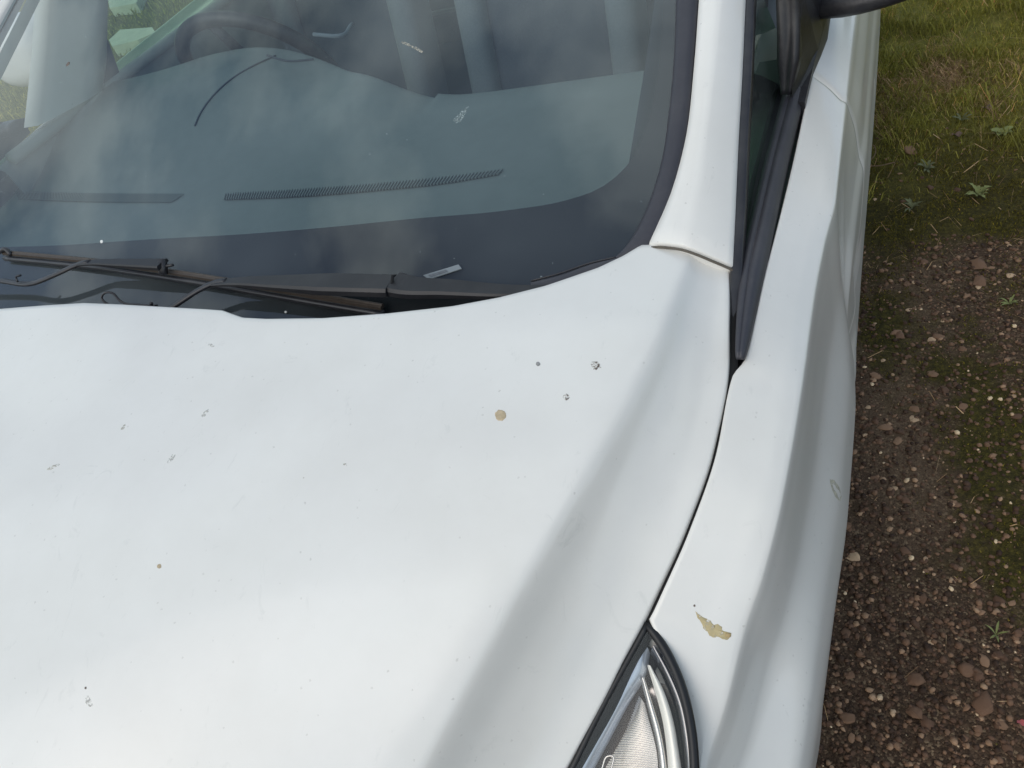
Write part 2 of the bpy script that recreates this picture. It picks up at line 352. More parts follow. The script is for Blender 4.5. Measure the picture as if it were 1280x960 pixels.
def bulk(name, V, Fc, tone, m, per):       # V (n,k,3) pieces, Fc faces of one piece (tri), tone per piece
    n, k, _ = V.shape; Fa = np.array(Fc); fs = (Fa[None]+(np.arange(n)*k)[:, None, None]).reshape(-1, 3)
    me = bpy.data.meshes.new(name); me.vertices.add(n*k); me.vertices.foreach_set('co', V.reshape(-1).astype(np.float32))
    me.loops.add(fs.size); me.loops.foreach_set('vertex_index', fs.ravel().astype(np.int32)); me.polygons.add(len(fs)); me.polygons.foreach_set('loop_start', (np.arange(len(fs))*3).astype(np.int32))
    me.update(); a = me.attributes.new('tone', 'FLOAT', 'POINT'); a.data.foreach_set('value', np.repeat(tone, k).astype(np.float32))
    o = link(name, me, m, None, smooth=False); o['kind'] = 'stuff'; return o
ICO_V = None
def ico():
    p = (1+5**.5)/2; v = np.array([(-1, p, 0), (1, p, 0), (-1, -p, 0), (1, -p, 0), (0, -1, p), (0, 1, p), (0, -1, -p), (0, 1, -p), (p, 0, -1), (p, 0, 1), (-p, 0, -1), (-p, 0, 1)]); v = v/np.linalg.norm(v[0])
    f = [(0, 11, 5), (0, 5, 1), (0, 1, 7), (0, 7, 10), (0, 10, 11), (1, 5, 9), (5, 11, 4), (11, 10, 2), (10, 7, 6), (7, 1, 8), (3, 9, 4), (3, 4, 2), (3, 2, 6), (3, 6, 8), (3, 8, 9), (4, 9, 5), (2, 4, 11), (6, 2, 10), (8, 6, 7), (9, 8, 1)]
    return v, f
IV, IF = ico()
STONE = attr_mat('gravel_stone', [(0, (0.058, 0.033, 0.021)), (.45, (0.168, 0.092, 0.056)), (.75, (0.281, 0.163, 0.096)), (.9, (0.496, 0.312, 0.188)), (1, (0.943, 0.700, 0.440))])
def stones_array(n, x, y, smin, smax, pw=2.2):
    s = smin+(smax-smin)*RNG.random(n)**pw
    jit = 1+(RNG.random((n, 12))-.5)*.55
    V = IV[None]*jit[..., None]*s[:, None, None]*np.stack([.8+.5*RNG.random(n), .8+.5*RNG.random(n), .35+.35*RNG.random(n)], -1)[:, None, :]
    a = RNG.random(n)*6.28; ca, sa = np.cos(a)[:, None], np.sin(a)[:, None]
    X = V[..., 0]*ca-V[..., 1]*sa; Y = V[..., 0]*sa+V[..., 1]*ca; tl = (RNG.random((n, 1))-.5)*.7
    return np.stack([X, Y, V[..., 2]+X*tl], -1), s
n = 64000
x = .55+RNG.random(n)**1.25*1.7; y = -.3+RNG.random(n)*3.0; g, mo, wo = masks(x, y)
keep = RNG.random(n) < (1-g)*(1-.60*mo*sst(1.7, 2.0, y)-.42*mo)*(1-.35*wo); x, y = x[keep], y[keep]; n = len(x)
V, s = stones_array(n, x, y, .0012, .0070, 2.2); V += np.stack([x, y, hgt(x, y)+.15*s], -1)[:, None, :]
tone = np.clip(RNG.random(n)**1.4*.95+(RNG.random(n) > .95)*.4-.04, 0, 1)
bulk('gravel', V, IF, tone, STONE, 12)
# the larger stones: separate pieces of the ground
import bmesh
def round_off(me):
    bm = bmesh.new(); bm.from_mesh(me); 
    for v in bm.verts: v.co = Vector((v.co.x*random.uniform(.75, 1.3), v.co.y*random.uniform(.75, 1.3), v.co.z*random.uniform(.8, 1.2)))
    if random.random() < .5: bmesh.ops.bevel(bm, geom=bm.edges[:], offset=.10, segments=1, affect='EDGES')
    for v in bm.verts: v.co *= 1+random.uniform(-.05, .05)
    for f in bm.faces: f.smooth = random.random() < .4
    bm.to_mesh(me); bm.free()
n = 300; k = 0; protos = []
for q_ in range(10):
    Vp, _ = stones_array(1, 0, 0, 1, 1.0001); me = bpy.data.meshes.new('stone'); me.from_pydata([tuple(p) for p in Vp[0]], [], IF); me.update(); round_off(me)
    a = me.attributes.new('tone', 'FLOAT', 'POINT'); a.data.foreach_set('value', [[.35, .5, .6, .42, .68, .78, .55, .93, .3, .48][q_]]*len(me.vertices)); me.materials.append(STONE); protos.append(me)
def add_stone(px_, py_, s_, q_, zz=None):
    o = bpy.data.objects.new('stone', protos[q_]); COL.objects.link(o); o.parent = GROUND
    o.location = (px_, py_, float(hgt(np.array([px_]), np.array([py_]))[0])+.1*s_); o.scale = (s_, s_, s_*.8); o.rotation_euler = (0, 0, random.random()*6.28)
for (a, b, s_, q_) in ((1164, 508-40, .013, 4), (1138, 190, .022, 5), (1172, 421, .013, 4), (1166, 424, .010, 7), (1120, 415, .012, 5), (1204, 508, .011, 4), (1058, 898, .013, 4), (1262, 345, .010, 7), (1225, 330, .020, 2), (1250, 905, .010, 4), (1229, 880, .022, 1), (1226, 352, .018, 2)):
    p_ = U(a, b, z=0); add_stone(p_[0], p_[1], s_, q_); k += 1
while k < n:
    X_ = .86+random.random()**1.3*.55; Y_ = .45+random.random()*2.0; g, mo, wo = masks(np.array([X_]), np.array([Y_]))
    if random.random() > (1-g[0])*(1-.7*mo[0])*(1-.2*wo[0]): continue
    add_stone(X_, Y_, .005+.0085*random.random()**2.2, random.choice([0, 0, 1, 2, 3, 3, 4, 5, 6, 7, 8, 8, 9])); k += 1

def blades(name, x, y, hmin, hmax, wd, lean, m, tone, z=None):
    n = len(x); h = (hmin+(hmax-hmin)*RNG.random(n)**1.4)*(.45+1.1*sst(.35, .65, fbm(x*9, y*9, 123))) if name == 'grass' else hmin+(hmax-hmin)*RNG.random(n); a = RNG.random(n)*6.283; L = lean*(.3+RNG.random(n)); w_ = wd*(.6+.8*RNG.random(n))
    dx, dy = np.cos(a), np.sin(a); b = a+1.2+RNG.random(n); sx, sy = -np.sin(b)*w_, np.cos(b)*w_
    z = hgt(x, y) if z is None else z
    P0 = np.stack([x-sx, y-sy, z-.003], -1); P1 = np.stack([x+sx, y+sy, z-.003], -1)
    mx, my, mz = x+dx*h*L*.35, y+dy*h*L*.35, z+h*.62
    P2 = np.stack([mx-sx*.8, my-sy*.8, mz], -1); P3 = np.stack([mx+sx*.8, my+sy*.8, mz], -1)
    P4 = np.stack([x+dx*h*L, y+dy*h*L, z+h*np.clip(1-.35*L, .25, 1)], -1)
    V = np.stack([P0, P1, P2, P3, P4], 1); return bulk(name, V, [(0, 1, 3), (0, 3, 2), (2, 3, 4)], tone, m, 5)
GR = attr_mat('grass_blade', [(0, (0.136, 0.121, 0.026)), (.4, (0.273, 0.264, 0.046)), (.75, (0.481, 0.425, 0.087)), (.9, (0.684, 0.484, 0.142)), (1, (1.188, 0.586, 0.256))], .6)
MS = attr_mat('moss_frond', [(0, (0.049, 0.042, 0.007)), (.5, (0.167, 0.144, 0.018)), (.85, (0.350, 0.269, 0.032)), (1, (0.541, 0.299, 0.092))], .9)
DR = attr_mat('dry_grass', [(0, (0.215, 0.133, 0.071)), (.5, (0.454, 0.287, 0.151)), (1, (0.811, 0.552, 0.302))], .9)
def scatter(n, x0, x1, y0, y1, fn):
    x = x0+RNG.random(n)*(x1-x0); y = y0+RNG.random(n)*(y1-y0); k = RNG.random(n) < fn(x, y); return x[k], y[k]
x, y = scatter(150000, .7, 2.9, 1.9, 4.6, lambda x, y: masks(x, y)[0]*(.18+.82*sst(.38, .58, fbm(x*7, y*7, 90))))
hh = .3+.7*sst(2.5, 3.1, y)
o = blades('grass', x, y, .014, .070, .0012, 1.0, GR, np.clip(RNG.random(len(x))*.5+.55*fbm(x*5, y*5, 77)+(RNG.random(len(x)) > .90)*.35-.14, 0, 1))
x, y = scatter(60000, -9, -1.6, 1.5, 9, lambda x, y: .9+0*x)
o = blades('grass', x, y, .03, .07, .004, .9, GR, RNG.random(len(x))*.8, z=(fbm(x*2, y*2, 40)-.5)*.03)
x, y = scatter(150000, .7, 2.2, .5, 3.2, lambda x, y: np.clip(masks(x, y)[1], 0, 1)*(.22+.78*sst(1.6, 1.9, y))*(.15+.85*sst(.35, .6, fbm(x*8, y*8, 91))))
blades('moss', x, y, .003, .011, .0011, 1.2, MS, np.clip(RNG.random(len(x))*.6+.45*fbm(x*4, y*4, 78)+(RNG.random(len(x)) > .95)*.3-.1, 0, 1))
# straw: dry flattened tufts in a rough line, and odd strands everywhere
cs = []
for a, b, cnt in ((1150, 118, 46), (1175, 112, 30), (1120, 125, 22), (1190, 95, 30), (1180, 70, 16), (1105, 150, 18), (1095, 110, 14), (1215, 100, 16), (1265, 90, 20), (1240, 130, 14), (1160, 90, 14)):
    p_ = U(a, b, z=0)
    cs += [(p_[0]+RNG.normal()*.03, p_[1]+RNG.normal()*.06) for _ in range(cnt*9)]
cs = np.array(cs); x, y = cs[:, 0], cs[:, 1]
x2, y2 = scatter(1500, .8, 2.2, .6, 3.6, lambda x, y: .25+.75*sst(1.6, 2.1, y)); x = np.r_[x, x2]; y = np.r_[y, y2]
blades('dry_grass', x, y, .015, .06, .0010, 1.9, DR, RNG.random(len(x)))

# weeds: rosettes of leaves
LEAF = simple('weed_leaf', (.23, .25, .085), .8, noise=.35, nscale=60)
LEAFG = simple('grey_green_leaf', (.165, .175, .085), .85, noise=.35, nscale=60)
def leaf_mesh(L, W, mat_, narrow=1., lobes=0):
    P = []
    for i in range(9):
        t = i/8; wv = W*math.sin(math.pi*min(1, t**narrow*.97+.03))*(1+(.35*math.cos(t*lobes*6.28) if lobes else 0)); z = L*.32*math.sin(t*2.3)-.0*t
        P.append([(L*t, -wv, z+wv*.35), (L*t, 0, z), (L*t, wv, z+wv*.35)])
    me = bpy.data.meshes.new('leaf'); me.from_pydata([p for r in P for p in r], [], gridf(9, 3)); me.update(); me.materials.append(mat_)
    me.polygons.foreach_set('use_smooth', [True]*len(me.polygons)); return me
def weed(px_, py_, nl, L, W, mt, label, narrow=1., lobes=0, name='weed'):
    p_ = U(px_, py_, z=0.0); z = float(hgt(np.array([p_[0]]), np.array([p_[1]]))[0])
    e = empty(name, (p_[0], p_[1], z), label=label, category='weed', group='weeds growing in the moss and gravel')
    for k in range(nl):
        o = bpy.data.objects.new('leaf', leaf_mesh(L*(.65+.5*random.random()), W*(.8+.4*random.random()), mt, narrow, lobes)); COL.objects.link(o); o.parent = e
        o.rotation_euler = (random.uniform(-.2, .2), -random.uniform(.0, .5), k*6.283/nl+random.uniform(-.3, .3)); o.location = (0, 0, .003)
weed(1250, 172, 9, .038, .0100, LEAF, 'round-leaved pale green weed near the right edge beside the mossy grass', .9)
weed(1202, 152, 7, .034, .0035, LEAFG, 'thin grey-green weed above the reddish stone in the moss', 1., 3)
weed(1158, 214, 9, .038, .0045, LEAFG, 'feathery grey-green weed low in the moss, nearest the white door', 1., 4)
weed(1222, 246, 13, .042, .0055, LEAF, 'largest feathery green weed where the moss meets the bare gravel', 1., 4)
weed(1262, 382, 8, .028, .0028, LEAF, 'small narrow-leaved star-shaped weed alone on bare gravel at the right edge', 1.)
weed(1140, 262, 8, .036, .004, LEAFG, 'dull flattened weed rosette at the lower edge of the moss', 1., 3)
weed(1245, 792, 5, .024, .0018, LEAF, 'sparse sprig of thin pale blades in the lower gravel', 1.)
# a curled dead stem, dead leaf and a red petal
TW = simple('dead_stem', (.20, .13, .075), .9, noise=.3)
def tube_things(name, pts, r, label, cat):
    P = [U(a, b, z=c) for a, b, c in pts]; o = sweep(name, spline(P, 16), circ(r, 6), TW); o['label'] = label; o['category'] = cat; return o
tube_things('dry_stalk', [(1082, 178, .03), (1093, 183, .035), (1092, 196, .03), (1082, 206, .02)], .0016, 'curled dry brown stem arching beside the white door edge', 'dry stalk')
tube_things('twig', [(1081, 208, .012), (1100, 207, .015), (1118, 203, .012)], .0020, 'short straight reddish-brown twig lying in the moss next to the car', 'twig')
DL = simple('dead_leaf', (.20, .13, .10), .8, noise=.4, nscale=90); RED = simple('red_petal', (.50, .12, .12), .6, noise=.2)
for (a, b, s_, m2, nm, lb, ct) in ((1196, 170, .018, DL, 'dead_leaf', 'crumpled pinkish-brown dead leaf in the moss between two weeds', 'dead leaf'), (1234, 135, .020, DL, 'dead_leaf', 'pale curled dead leaf at the foot of the green grass', 'dead leaf'), (1277, 904, .009, RED, 'petal', 'small red petal on the gravel at the bottom right corner', 'petal')):
    p_ = U(a, b, z=.005); vs = []
    for i in range(5):
        for j in range(4): vs.append((p_[0]+s_*(i/4-.5)*1.6, p_[1]+s_*(j/3-.5)*(1.2-abs(i-2)*.35), .010+float(hgt(p_[:1], p_[1:2])[0])+s_*.35*math.sin(i*1.7+j)+random.uniform(0, .1)*s_))
    o = mesh(nm, vs, gridf(5, 4), m2); o['label'] = lb; o['category'] = ct
# pale slabs lying on the far lawn, seen through the car
SLAB = simple('pale_stone', (.62, .58, .50), .8, noise=.2, nscale=8)
for (pts, lb) in (([(136, 50), (150, 37), (190, 34), (194, 40), (172, 50), (140, 58)], 'long pale slab on the lawn seen through the far door window'), ([(134, -4), (180, -16), (170, 4), (137, 10)], 'pale slab at the top edge of the lawn seen through the far door window')):
    o = slab('paving_slab', [U(a, b, z=.09) for a, b in pts], .12, SLAB); o['label'] = lb; o['category'] = 'slab'

# ------------------------------------------------------------------ the car
CAR = empty('car', (0, 0, 0), label='white car parked on gravel with grimy bonnet, seen down over its front corner', category='car')
# body lines
L3 = Line([U(915, 335, z=1.005), U(915, 400, z=.993), U(913, 470, z=.975), U(895, 560, z=.95), U(860, 660, z=.917), U(826, 736, z=.888), U(806, 778, z=.873), U(784, 820, z=.858), U(760, 868, z=.843), U(711, 960, z=.81), (.66, .08, .735), (.60, -.03, .66)])
L2 = Line([U(862, 312, z=1.0265), U(830, 395, z=1.0255), U(790, 478, z=1.0150), U(740, 565, z=0.9990), U(690, 650, z=0.9780), U(610, 790, z=0.9380), U(520, 960, z=0.8840), (.545, -.02, .79), (.50, -.15, .68)])
LC = Line([(0, .62, 1.068), (0, .5, 1.062), (0, .3, 1.038), (0, .15, 1.005), (0, .0, .95), (0, -.12, .88), (0, -.22, .79)])
def hood_section(Y):
    c, a, b = LC(Y), L2(Y), L3(Y)-np.array([.0042, -.0004]); d = b-a
    zt = lambda u: c[1]+(a[1]-c[1])*(u**2.3)                        # crown between centre and shoulder
    X2, Z2 = a
    pts = [(0, c[1])]+[(X2*u, zt(u)) for u in (.12, .24, .34, .45, .58, .7, .82, .91)]
    # shoulder: crease then a hollow running out to the shut line
    w = .008+.012*max(0, (.5-Y))
    zs = zt(1-.03/X2*1)
    sl0 = 2.3*(c[1]-Z2)/X2; pts += [(X2-w*.45, Z2+sl0*w*.45), (X2+w*.35, Z2-w*.27)]
    pts += [(X2+d[0]*.27, Z2+d[1]*.44), (X2+d[0]*.52, Z2+d[1]*.72), (X2+d[0]*.76, Z2+d[1]*.90), (b[0], b[1])]
    return np.array(pts)
rear_px = np.array([(-250, 366), (0, 375), (150, 381), (255, 387), (275, 388.5), (287, 393), (300, 397.5), (330, 399), (400, 398), (480, 392), (560, 383), (620, 372), (680, 357.5), (750, 335), (785, 320), (810, 306.5), (828, 306.5), (850, 309.5), (880, 319), (915, 336)])
def solve_rear(X):
    a, b = .40, .80
    def f(Y):
        s = hood_section(Y); z = pchip(s[:, 0], s[:, 1], np.array([X]))[0]; u, v = J((X, Y, z)); return v-np.interp(u, rear_px[:, 0], rear_px[:, 1])
    for _ in range(17):
        m = (a+b)/2
        if f(m) > 0: a = m
        else: b = m
    return a
NS = 210
yr_edge = solve_rear(.805)
ss = np.linspace(0, 1, NS)
def hood_row(Y, side=1): 
    s = hood_section(Y); X = ss*s[-1, 0]; return X, pchip(s[:, 0], s[:, 1], X)
Xend = L3(.63)[0]
yrear = np.array([solve_rear(min(q_*Xend, Xend-.004)) for q_ in ss])
yfront = -.17+.16*ss**3
def hood_pt(k, t, side):
    Y = yfront[k]+(yrear[k]-yfront[k])*t; s = hood_section(Y); X = ss[k]*s[-1, 0]; return [side*X, Y, pchip(s[:, 0], s[:, 1], np.array([X]))[0]]
NT = 120
# faster: table of sections
Ytab = np.linspace(-.2, .8, 260); Stab = [hood_section(Y) for Y in Ytab]; Ttab = np.array([[(ss*s[-1, 0]), pchip(s[:, 0], s[:, 1], ss*s[-1, 0])] for s in Stab])
def hood_xy(k, Y):
    i = np.clip((Y+.2)/1.0*259, 0, 258.999); j = int(i); f = i-j; return Ttab[j][:, k]*(1-f)+Ttab[j+1][:, k]*f
yrear_m = yrear.copy()                         # far half: same edge without the local notch
rows = []
edge_n = 5
def bonnet_grid():
    cols = list(range(NS-1, 0, -1)); P = []
    seq = [(-1, k) for k in cols]+[(1, k) for k in range(NS)]
    for side, k in seq:
        r = []; ye = yrear[k]
        for t in np.linspace(0, 1, NT):
            Y = yfront[k]+(ye-yfront[k])*t; X, Z = hood_xy(k, Y); r.append([side*X, Y, Z])
        x0, y0, z0 = r[-1]; r += [[x0, y0+.0022, z0-.0012], [x0, y0+.0034, z0-.004], [x0, y0+.0034, z0-.016], [x0, y0-.006, z0-.02], [x0, y0-.03, z0-.022]]
        x0, y0, z0 = r[0]; r = [[x0, y0+.03, z0-.03], [x0, y0, z0-.02], [x0, y0-.002, z0-.003]]+r
        P.append(r)
    # side flanges
    def flange(col, s): return [[[x+s*.0012, y, z-.0008] for x, y, z in col], [[x+s*.0018, y, z-.003] for x, y, z in col], [[x+s*.0018, y, z-.02] for x, y, z in col], [[x-s*.02, y, z-.024] for x, y, z in col]]
    lft = flange(P[0], -1); rgt = flange(P[-1], 1)
    return lft[::-1]+P+rgt
PB = bonnet_grid()
BONNET = sheet('bonnet', PB, PAINT, CAR)

# side of the body
L4 = Line([(.70, -.10, .64), (.79, .06, .72)]+[U(872, 960, z=.79), U(867, 905, z=.812), U(853, 850, z=.838), U(833, 808, z=.857), U(818.5, 786, z=.868), U(811.5, 778, z=.871), U(816, 769, z=.8755), U(829, 741, z=.887), U(863, 664, z=.915), U(898, 562, z=.949), U(917, 470, z=.973), U(933, 448, z=.978), U(945, 400, z=.988), U(957, 345, z=.995), U(975, 275, z=1.0), U(992, 205, z=1.006), U(1008, 130, z=1.015), U(1018, 85, z=1.02), U(1031, 28, z=1.027), (.875, 1.6, 1.045), (.875, 2.4, 1.07), (.85, 3.3, 1.09)])
L5 = Line([(.74, -.1, .60), (.80, .08, .70)]+[U(883, 947, z=.795), U(907, 872, z=.824), U(931, 779, z=.858), U(952, 717, z=.884), U(977, 617, z=.920), U(1003, 467, z=.955), U(1017, 367, z=.968), U(1030, 300, z=.976), U(1044, 244, z=.982), U(1057, 124, z=.990), (.900, 1.35, 1.0), (.902, 2.2, 1.025), (.88, 3.3, 1.04)])
L6 = Line([(.80, -.1, .52), (.87, .1, .60)]+[U(1015, 960, z=.66), U(1045, 750, z=.69), U(1060, 640, z=.70), U(1069, 520, z=.71), U(1068, 460, z=.725), U(1060, 390, z=.76), U(1066, 320, z=.82), U(1076, 240, z=.85), U(1085, 180, z=.86), U(1094, 60, z=.86), (.925, 2.0, .86), (.92, 3.3, .86)])
WC, WR = (.745, .325), .372                      # wheel centre (Y, Z) and arch radius
def side_pt(Y, s):
    """s: 0 inner edge .. 1 bottom"""
    a, b, c = L4(Y), L5(Y), L6(Y)
    zb = .24
    dy = abs(Y-WC[0])
    if dy < WR: zb = max(zb, WC[1]+math.sqrt(WR*WR-dy*dy))
    dy = abs(Y-3.0)
    if dy < WR: zb = max(zb, WC[1]+math.sqrt(WR*WR-dy*dy))
    fl = max(0, 1-((Y-WC[0])/.42)**2)
    ab = b-a
    k_ = min(1, max(0, (Y-.9)/.2)); f1 = .16+.40*k_
    hol = (b[0]+.002+(c[0]-b[0])*f1, b[1]+(c[1]-b[1])*(.45-.05*k_)); hol0 = (b[0]+.0022+(c[0]-b[0])*f1*.25, b[1]+(c[1]-b[1])*.14)
    dz = c[1]-zb
    pts = [(a[0], a[1]), (a[0]+ab[0]*.5, a[1]+ab[1]*.46), (b[0]-.004, b[1]-ab[1]*.075), (b[0]+.0012, b[1]-.0036), hol0, hol, (c[0]-.0055, c[1]+.05*min(1, abs(b[1]-c[1])/.2)), (c[0], c[1]),
           (c[0]-.007*(1-fl)-.001, c[1]-dz*.3), (c[0]-.020*(1-fl)-.002, c[1]-dz*.5), (c[0]-(.024 if Y < .8 else .014)*(1-fl)-.003, c[1]-dz*.75), (c[0]-.035*(1-fl)-.004, zb)]
    kn = [0, .12, .252, .268, .33, .45, .60, .68, .78, .86, .94, 1]
    v = pchip(kn, np.array(pts), np.array([s]))[0]; return [v[0], Y, v[1]]
sv = np.r_[np.linspace(0, .22, 18), np.linspace(.23, .30, 24), np.linspace(.31, .70, 40), np.linspace(.71, 1, 26)]
def side_sheet(y0, y1, n, name, label=None, fold0=True, fold1=True, mir=False, only=None):
    P = []
    Ys = np.linspace(0, 1, n)
    for t in Ys:
        r = []
        for s in sv:
            a = y0(s) if callable(y0) else y0; b = y1(s) if callable(y1) else y1; r.append(side_pt(a+(b-a)*t, s))
        x, y, z = r[0]; r = [[x-.022, y, z-.026], [x-.002, y, z-.02], [x-.0018, y, z-.003], [x-.0012, y, z-.0008]]+r
        x, y, z = r[-1]; r += [[x-.004, y, z-.004], [x-.03, y, z-.004]]
        P.append(r)
    def fold(row, s): return [[[x-.001, y+s*.0012, z-.0006] for x, y, z in row], [[x-.004, y+s*.0018, z-.003] for x, y, z in row], [[x-.02, y+s*.0018, z-.015] for x, y, z in row]]
    P = fold(P[0], -1)[::-1]+P+fold(P[-1], 1)
    if mir: P = mirror(P)
    return sheet(name, P, PAINT, CAR, label=label)
gapY = lambda s: float(np.interp(s, [0, .25, .42, .68, 1], [1.025, 1.004, 1.03, 1.05, 1.045]))
gapY2 = lambda s: gapY(s)+.0028
FEND = side_sheet(-.06, gapY, 190, 'front_wing'); side_sheet(-.06, gapY, 60, 'front_wing', mir=True)
DOOR = side_sheet(gapY2, 2.10, 70, 'door'); DOOR2 = side_sheet(gapY2, 2.10, 30, 'door', mir=True)
side_sheet(2.105, 3.35, 60, 'rear_side_panel'); side_sheet(2.105, 3.35, 40, 'rear_side_panel', mir=True)

# ---- windscreen
band_px = [(830, -60), (829, 0), (826, 50), (820, 105), (807, 160), (787, 203), (752, 234), (705, 251), (640, 262), (520, 273), (400, 285), (300, 293), (200, 298.5), (100, 297), (0, 293.5), (-150, 285), (-320, 262)]
SIDE_IN = [(770, 323), (786, 303), (803, 272), (826, 205), (836, 140), (843, 60), (845, 0), (847, -40)]     # moulding inner edge
SIDE_OUT = [(809, 306), (838, 246), (855, 180), (866, 80), (872, 0), (875, -40)]                        # moulding outer edge
def side_X(Y):   # windscreen side edge in plan
    return float(np.interp(Y, [.55, .665, .95, 1.4, 2.0], [.72, .735, .735, .715, .64]))
NXW, NYW = 90, 70
def screen_grid(x0f, x1f, y0f, y1f, off, nx=NXW, ny=NYW):
    P = []
    for i in range(nx):
        u = i/(nx-1); r = []
        for j in range(ny):
            v = j/(ny-1); Y0 = y0f(u); Y1 = y1f(u); Y = Y0+(Y1-Y0)*v; X = x0f(Y)+(x1f(Y)-x0f(Y))*u; r.append([X, Y, G(X, Y)+off])
        P.append(r)
    return P
YTOP = 1.92
P = screen_grid(lambda Y: -side_X(Y), side_X, lambda u: Yg((2*u-1)*.73)-.10, lambda u: YTOP-.06*(2*u-1)**2, 0)
SCREEN = sheet('windscreen', P, GLASS, CAR)
# black enamel band: sheet 4 mm under the glass, between the glass edge and the clear area
inner = [UG(a, b, -.004) for a, b in band_px]
inner = [p for p in inner if p[0] > -.10]
# symmetrical completion on the far side
half = spline(inner, 60)                                   # from right top to near the centre
ctr = half[-1]; mirr = [np.array([-p[0], p[1], p[2]]) for p in half[::-1] if -p[0] < ctr[0]-.02]
def top_ext(side):
    p = half[0]; q_ = []
    for Y in (YTOP-.12, (p[1]+YTOP-.12)/2): X = side*(side_X(Y)-.05); q_.append(np.array([X, Y, G(X, Y)-.004]))
    return q_
te = top_ext(1); te2 = top_ext(-1)
loop = [te[0], te[1]]+list(half)+mirr+[te2[1], te2[0]]
loop = list(spline(loop, 240))
outer = []
for p in loop:
    X, Y = p[0], p[1]
    # push outwards to the glass edge
    sx = side_X(Y)-.002
    yb = Yg(X)-.095
    cx, cy = 0, 1.25
    d = np.array([X-cx, Y-cy]); best = None
    for k in np.linspace(1, 3, 240):
        x2, y2 = cx+d[0]*k, cy+d[1]*k
        if abs(x2) > side_X(y2)-.002 or y2 < Yg(x2)-.095 or y2 > YTOP-.07: break
        best = (x2, y2)
    best = best or (X, Y); outer.append([best[0], best[1], G(*best)-.004])
P = []
for a, b in zip(loop, outer):
    r = []
    for k in range(6):
        t = k/5; X, Y = a[0]+(b[0]-a[0])*t, a[1]+(b[1]-a[1])*t; r.append([X, Y, G(X, Y)-.004])
    P.append(r)
FR = sheet('enamel_border', P, FRIT, SCREEN)
# side mouldings
def strip(name, A, B, offA, offB, m, parent, n=40, lift=.003, label=None, fA=None):
    a = spline([UG(*p, offA) for p in A], n); b = spline([UG(*p, offB) for p in B], n); P = []
    for p, q_ in zip(a, b):
        P.append([p-[0, 0, .008], p, p*.75+q_*.25+[0, 0, lift], p*.4+q_*.6+[0, 0, lift], q_, q_-[0, 0, .010]])
    o = sheet(name, P, m, parent, label=label); return o, a, b
SIDE_IN2 = SIDE_IN+[]; 
mo_, mA, mB = strip('screen_moulding', SIDE_IN, [(772, 326), (790, 317)]+SIDE_OUT, .002, .004, TRIM, CAR, 60)
mm = mesh('screen_moulding', [(-v.co.x, v.co.y, v.co.z) for v in mo_.data.vertices], [tuple(p.vertices) for p in mo_.data.polygons], TRIM, CAR)
# cowl end tapering along the bonnet edge
strip('cowl_end', [(664, 352), (700, 343), (740, 329), (771, 321.5), (790, 312)], [(664, 366), (700, 358), (740, 343), (773, 331), (800, 318)], .001, .003, TRIM, CAR, 30, .002)
sweep('cowl_seam', spline([UG(a, b, .0022) for a, b in ((664, 351), (700, 341.5), (740, 328), (772, 321))], 20), circ(.0009, 6), RUBBER, CAR)
# scuttle under the bonnet edge
P = []
for i in range(60):
    X = -.74+1.48*i/59; y0 = Yg(X)-.10; P.append([[X, y0+.012, G(X, y0)-.012], [X, y0-.05, .955], [X, y0-.12, .93]])
sheet('scuttle_panel', P, BLACK, CAR)

# ---- A-pillar outer panels
def plane_side(px_, py_, off): return RP(px_, py_, 1.03+off, .42, .665)
seam_dy = 3
pin = [(812, 302.5), (838, 243), (856, 178), (868, 80), (874, 0), (877, -40)]
pmid = [(860, 307), (872, 250), (883, 160), (895, 60), (901, 0), (904, -40)]
pout = [(916, 331), (919, 270), (923, 180), (928, 90), (932, 0), (934, -40)]
A_ = [UG(a, b, .006) for a, b in pin]; B_ = [plane_side(a, b, .012) for a, b in pmid]; C_ = [plane_side(a, b, -.012) for a, b in pout]
def extend(L, side):
    p = L[-1]; X = p[0]
    for Y in (1.3, 1.6, 1.9): L.append(np.array([X-(.10 if side else .10)*(Y-p[1])/.9, Y, p[2]+.44*(Y-p[1])]))
    return L
A_, B_, C_ = [spline(extend(q_, 1), 70) for q_ in (A_, B_, C_)]
P = []
for a, b, c in zip(A_, B_, C_):
    e1 = a*.5+b*.5+np.array([0, 0, .0022]); e2 = b*.45+c*.55+np.array([0, 0, .0010])
    P.append([a-[.004, 0, .016], a-[.001, 0, .003], a, a*.75+b*.25+[0, 0, .0018], e1, b*.86+a*.14+[0, 0, .0012], b*.90+c*.10+[0, 0, .0004], e2, c*.85+b*.15+[0, 0, .001], c, c-[.0, 0, .003], c-[.012, 0, .012]])
Q = []
for j in range(12):
    pass
P = [[np.array(q_)+np.array([0, .012, -.055]) for q_ in P[0]], [np.array(q_)+np.array([0, .0, -.035]) for q_ in P[0]], [np.array(q_)+np.array([0, -.0012, -.0035]) for q_ in P[0]], [np.array(q_)+np.array([0, -.0005, -.0008]) for q_ in P[0]]]+P
APIL = sheet('windscreen_pillar', P, PAINT, CAR); mp_ = mesh('windscreen_pillar', [(-v.co.x, v.co.y, v.co.z) for v in APIL.data.vertices], [tuple(p.vertices) for p in APIL.data.polygons], PAINT, CAR)
# grimy sealant in the seam at the pillar foot
sweep('pillar_seam', spline([np.array(q_)+np.array([0, -.0035, -.0035]) for q_ in P[3][2:-1]], 26), circ(.0014, 6), DIRT, CAR)
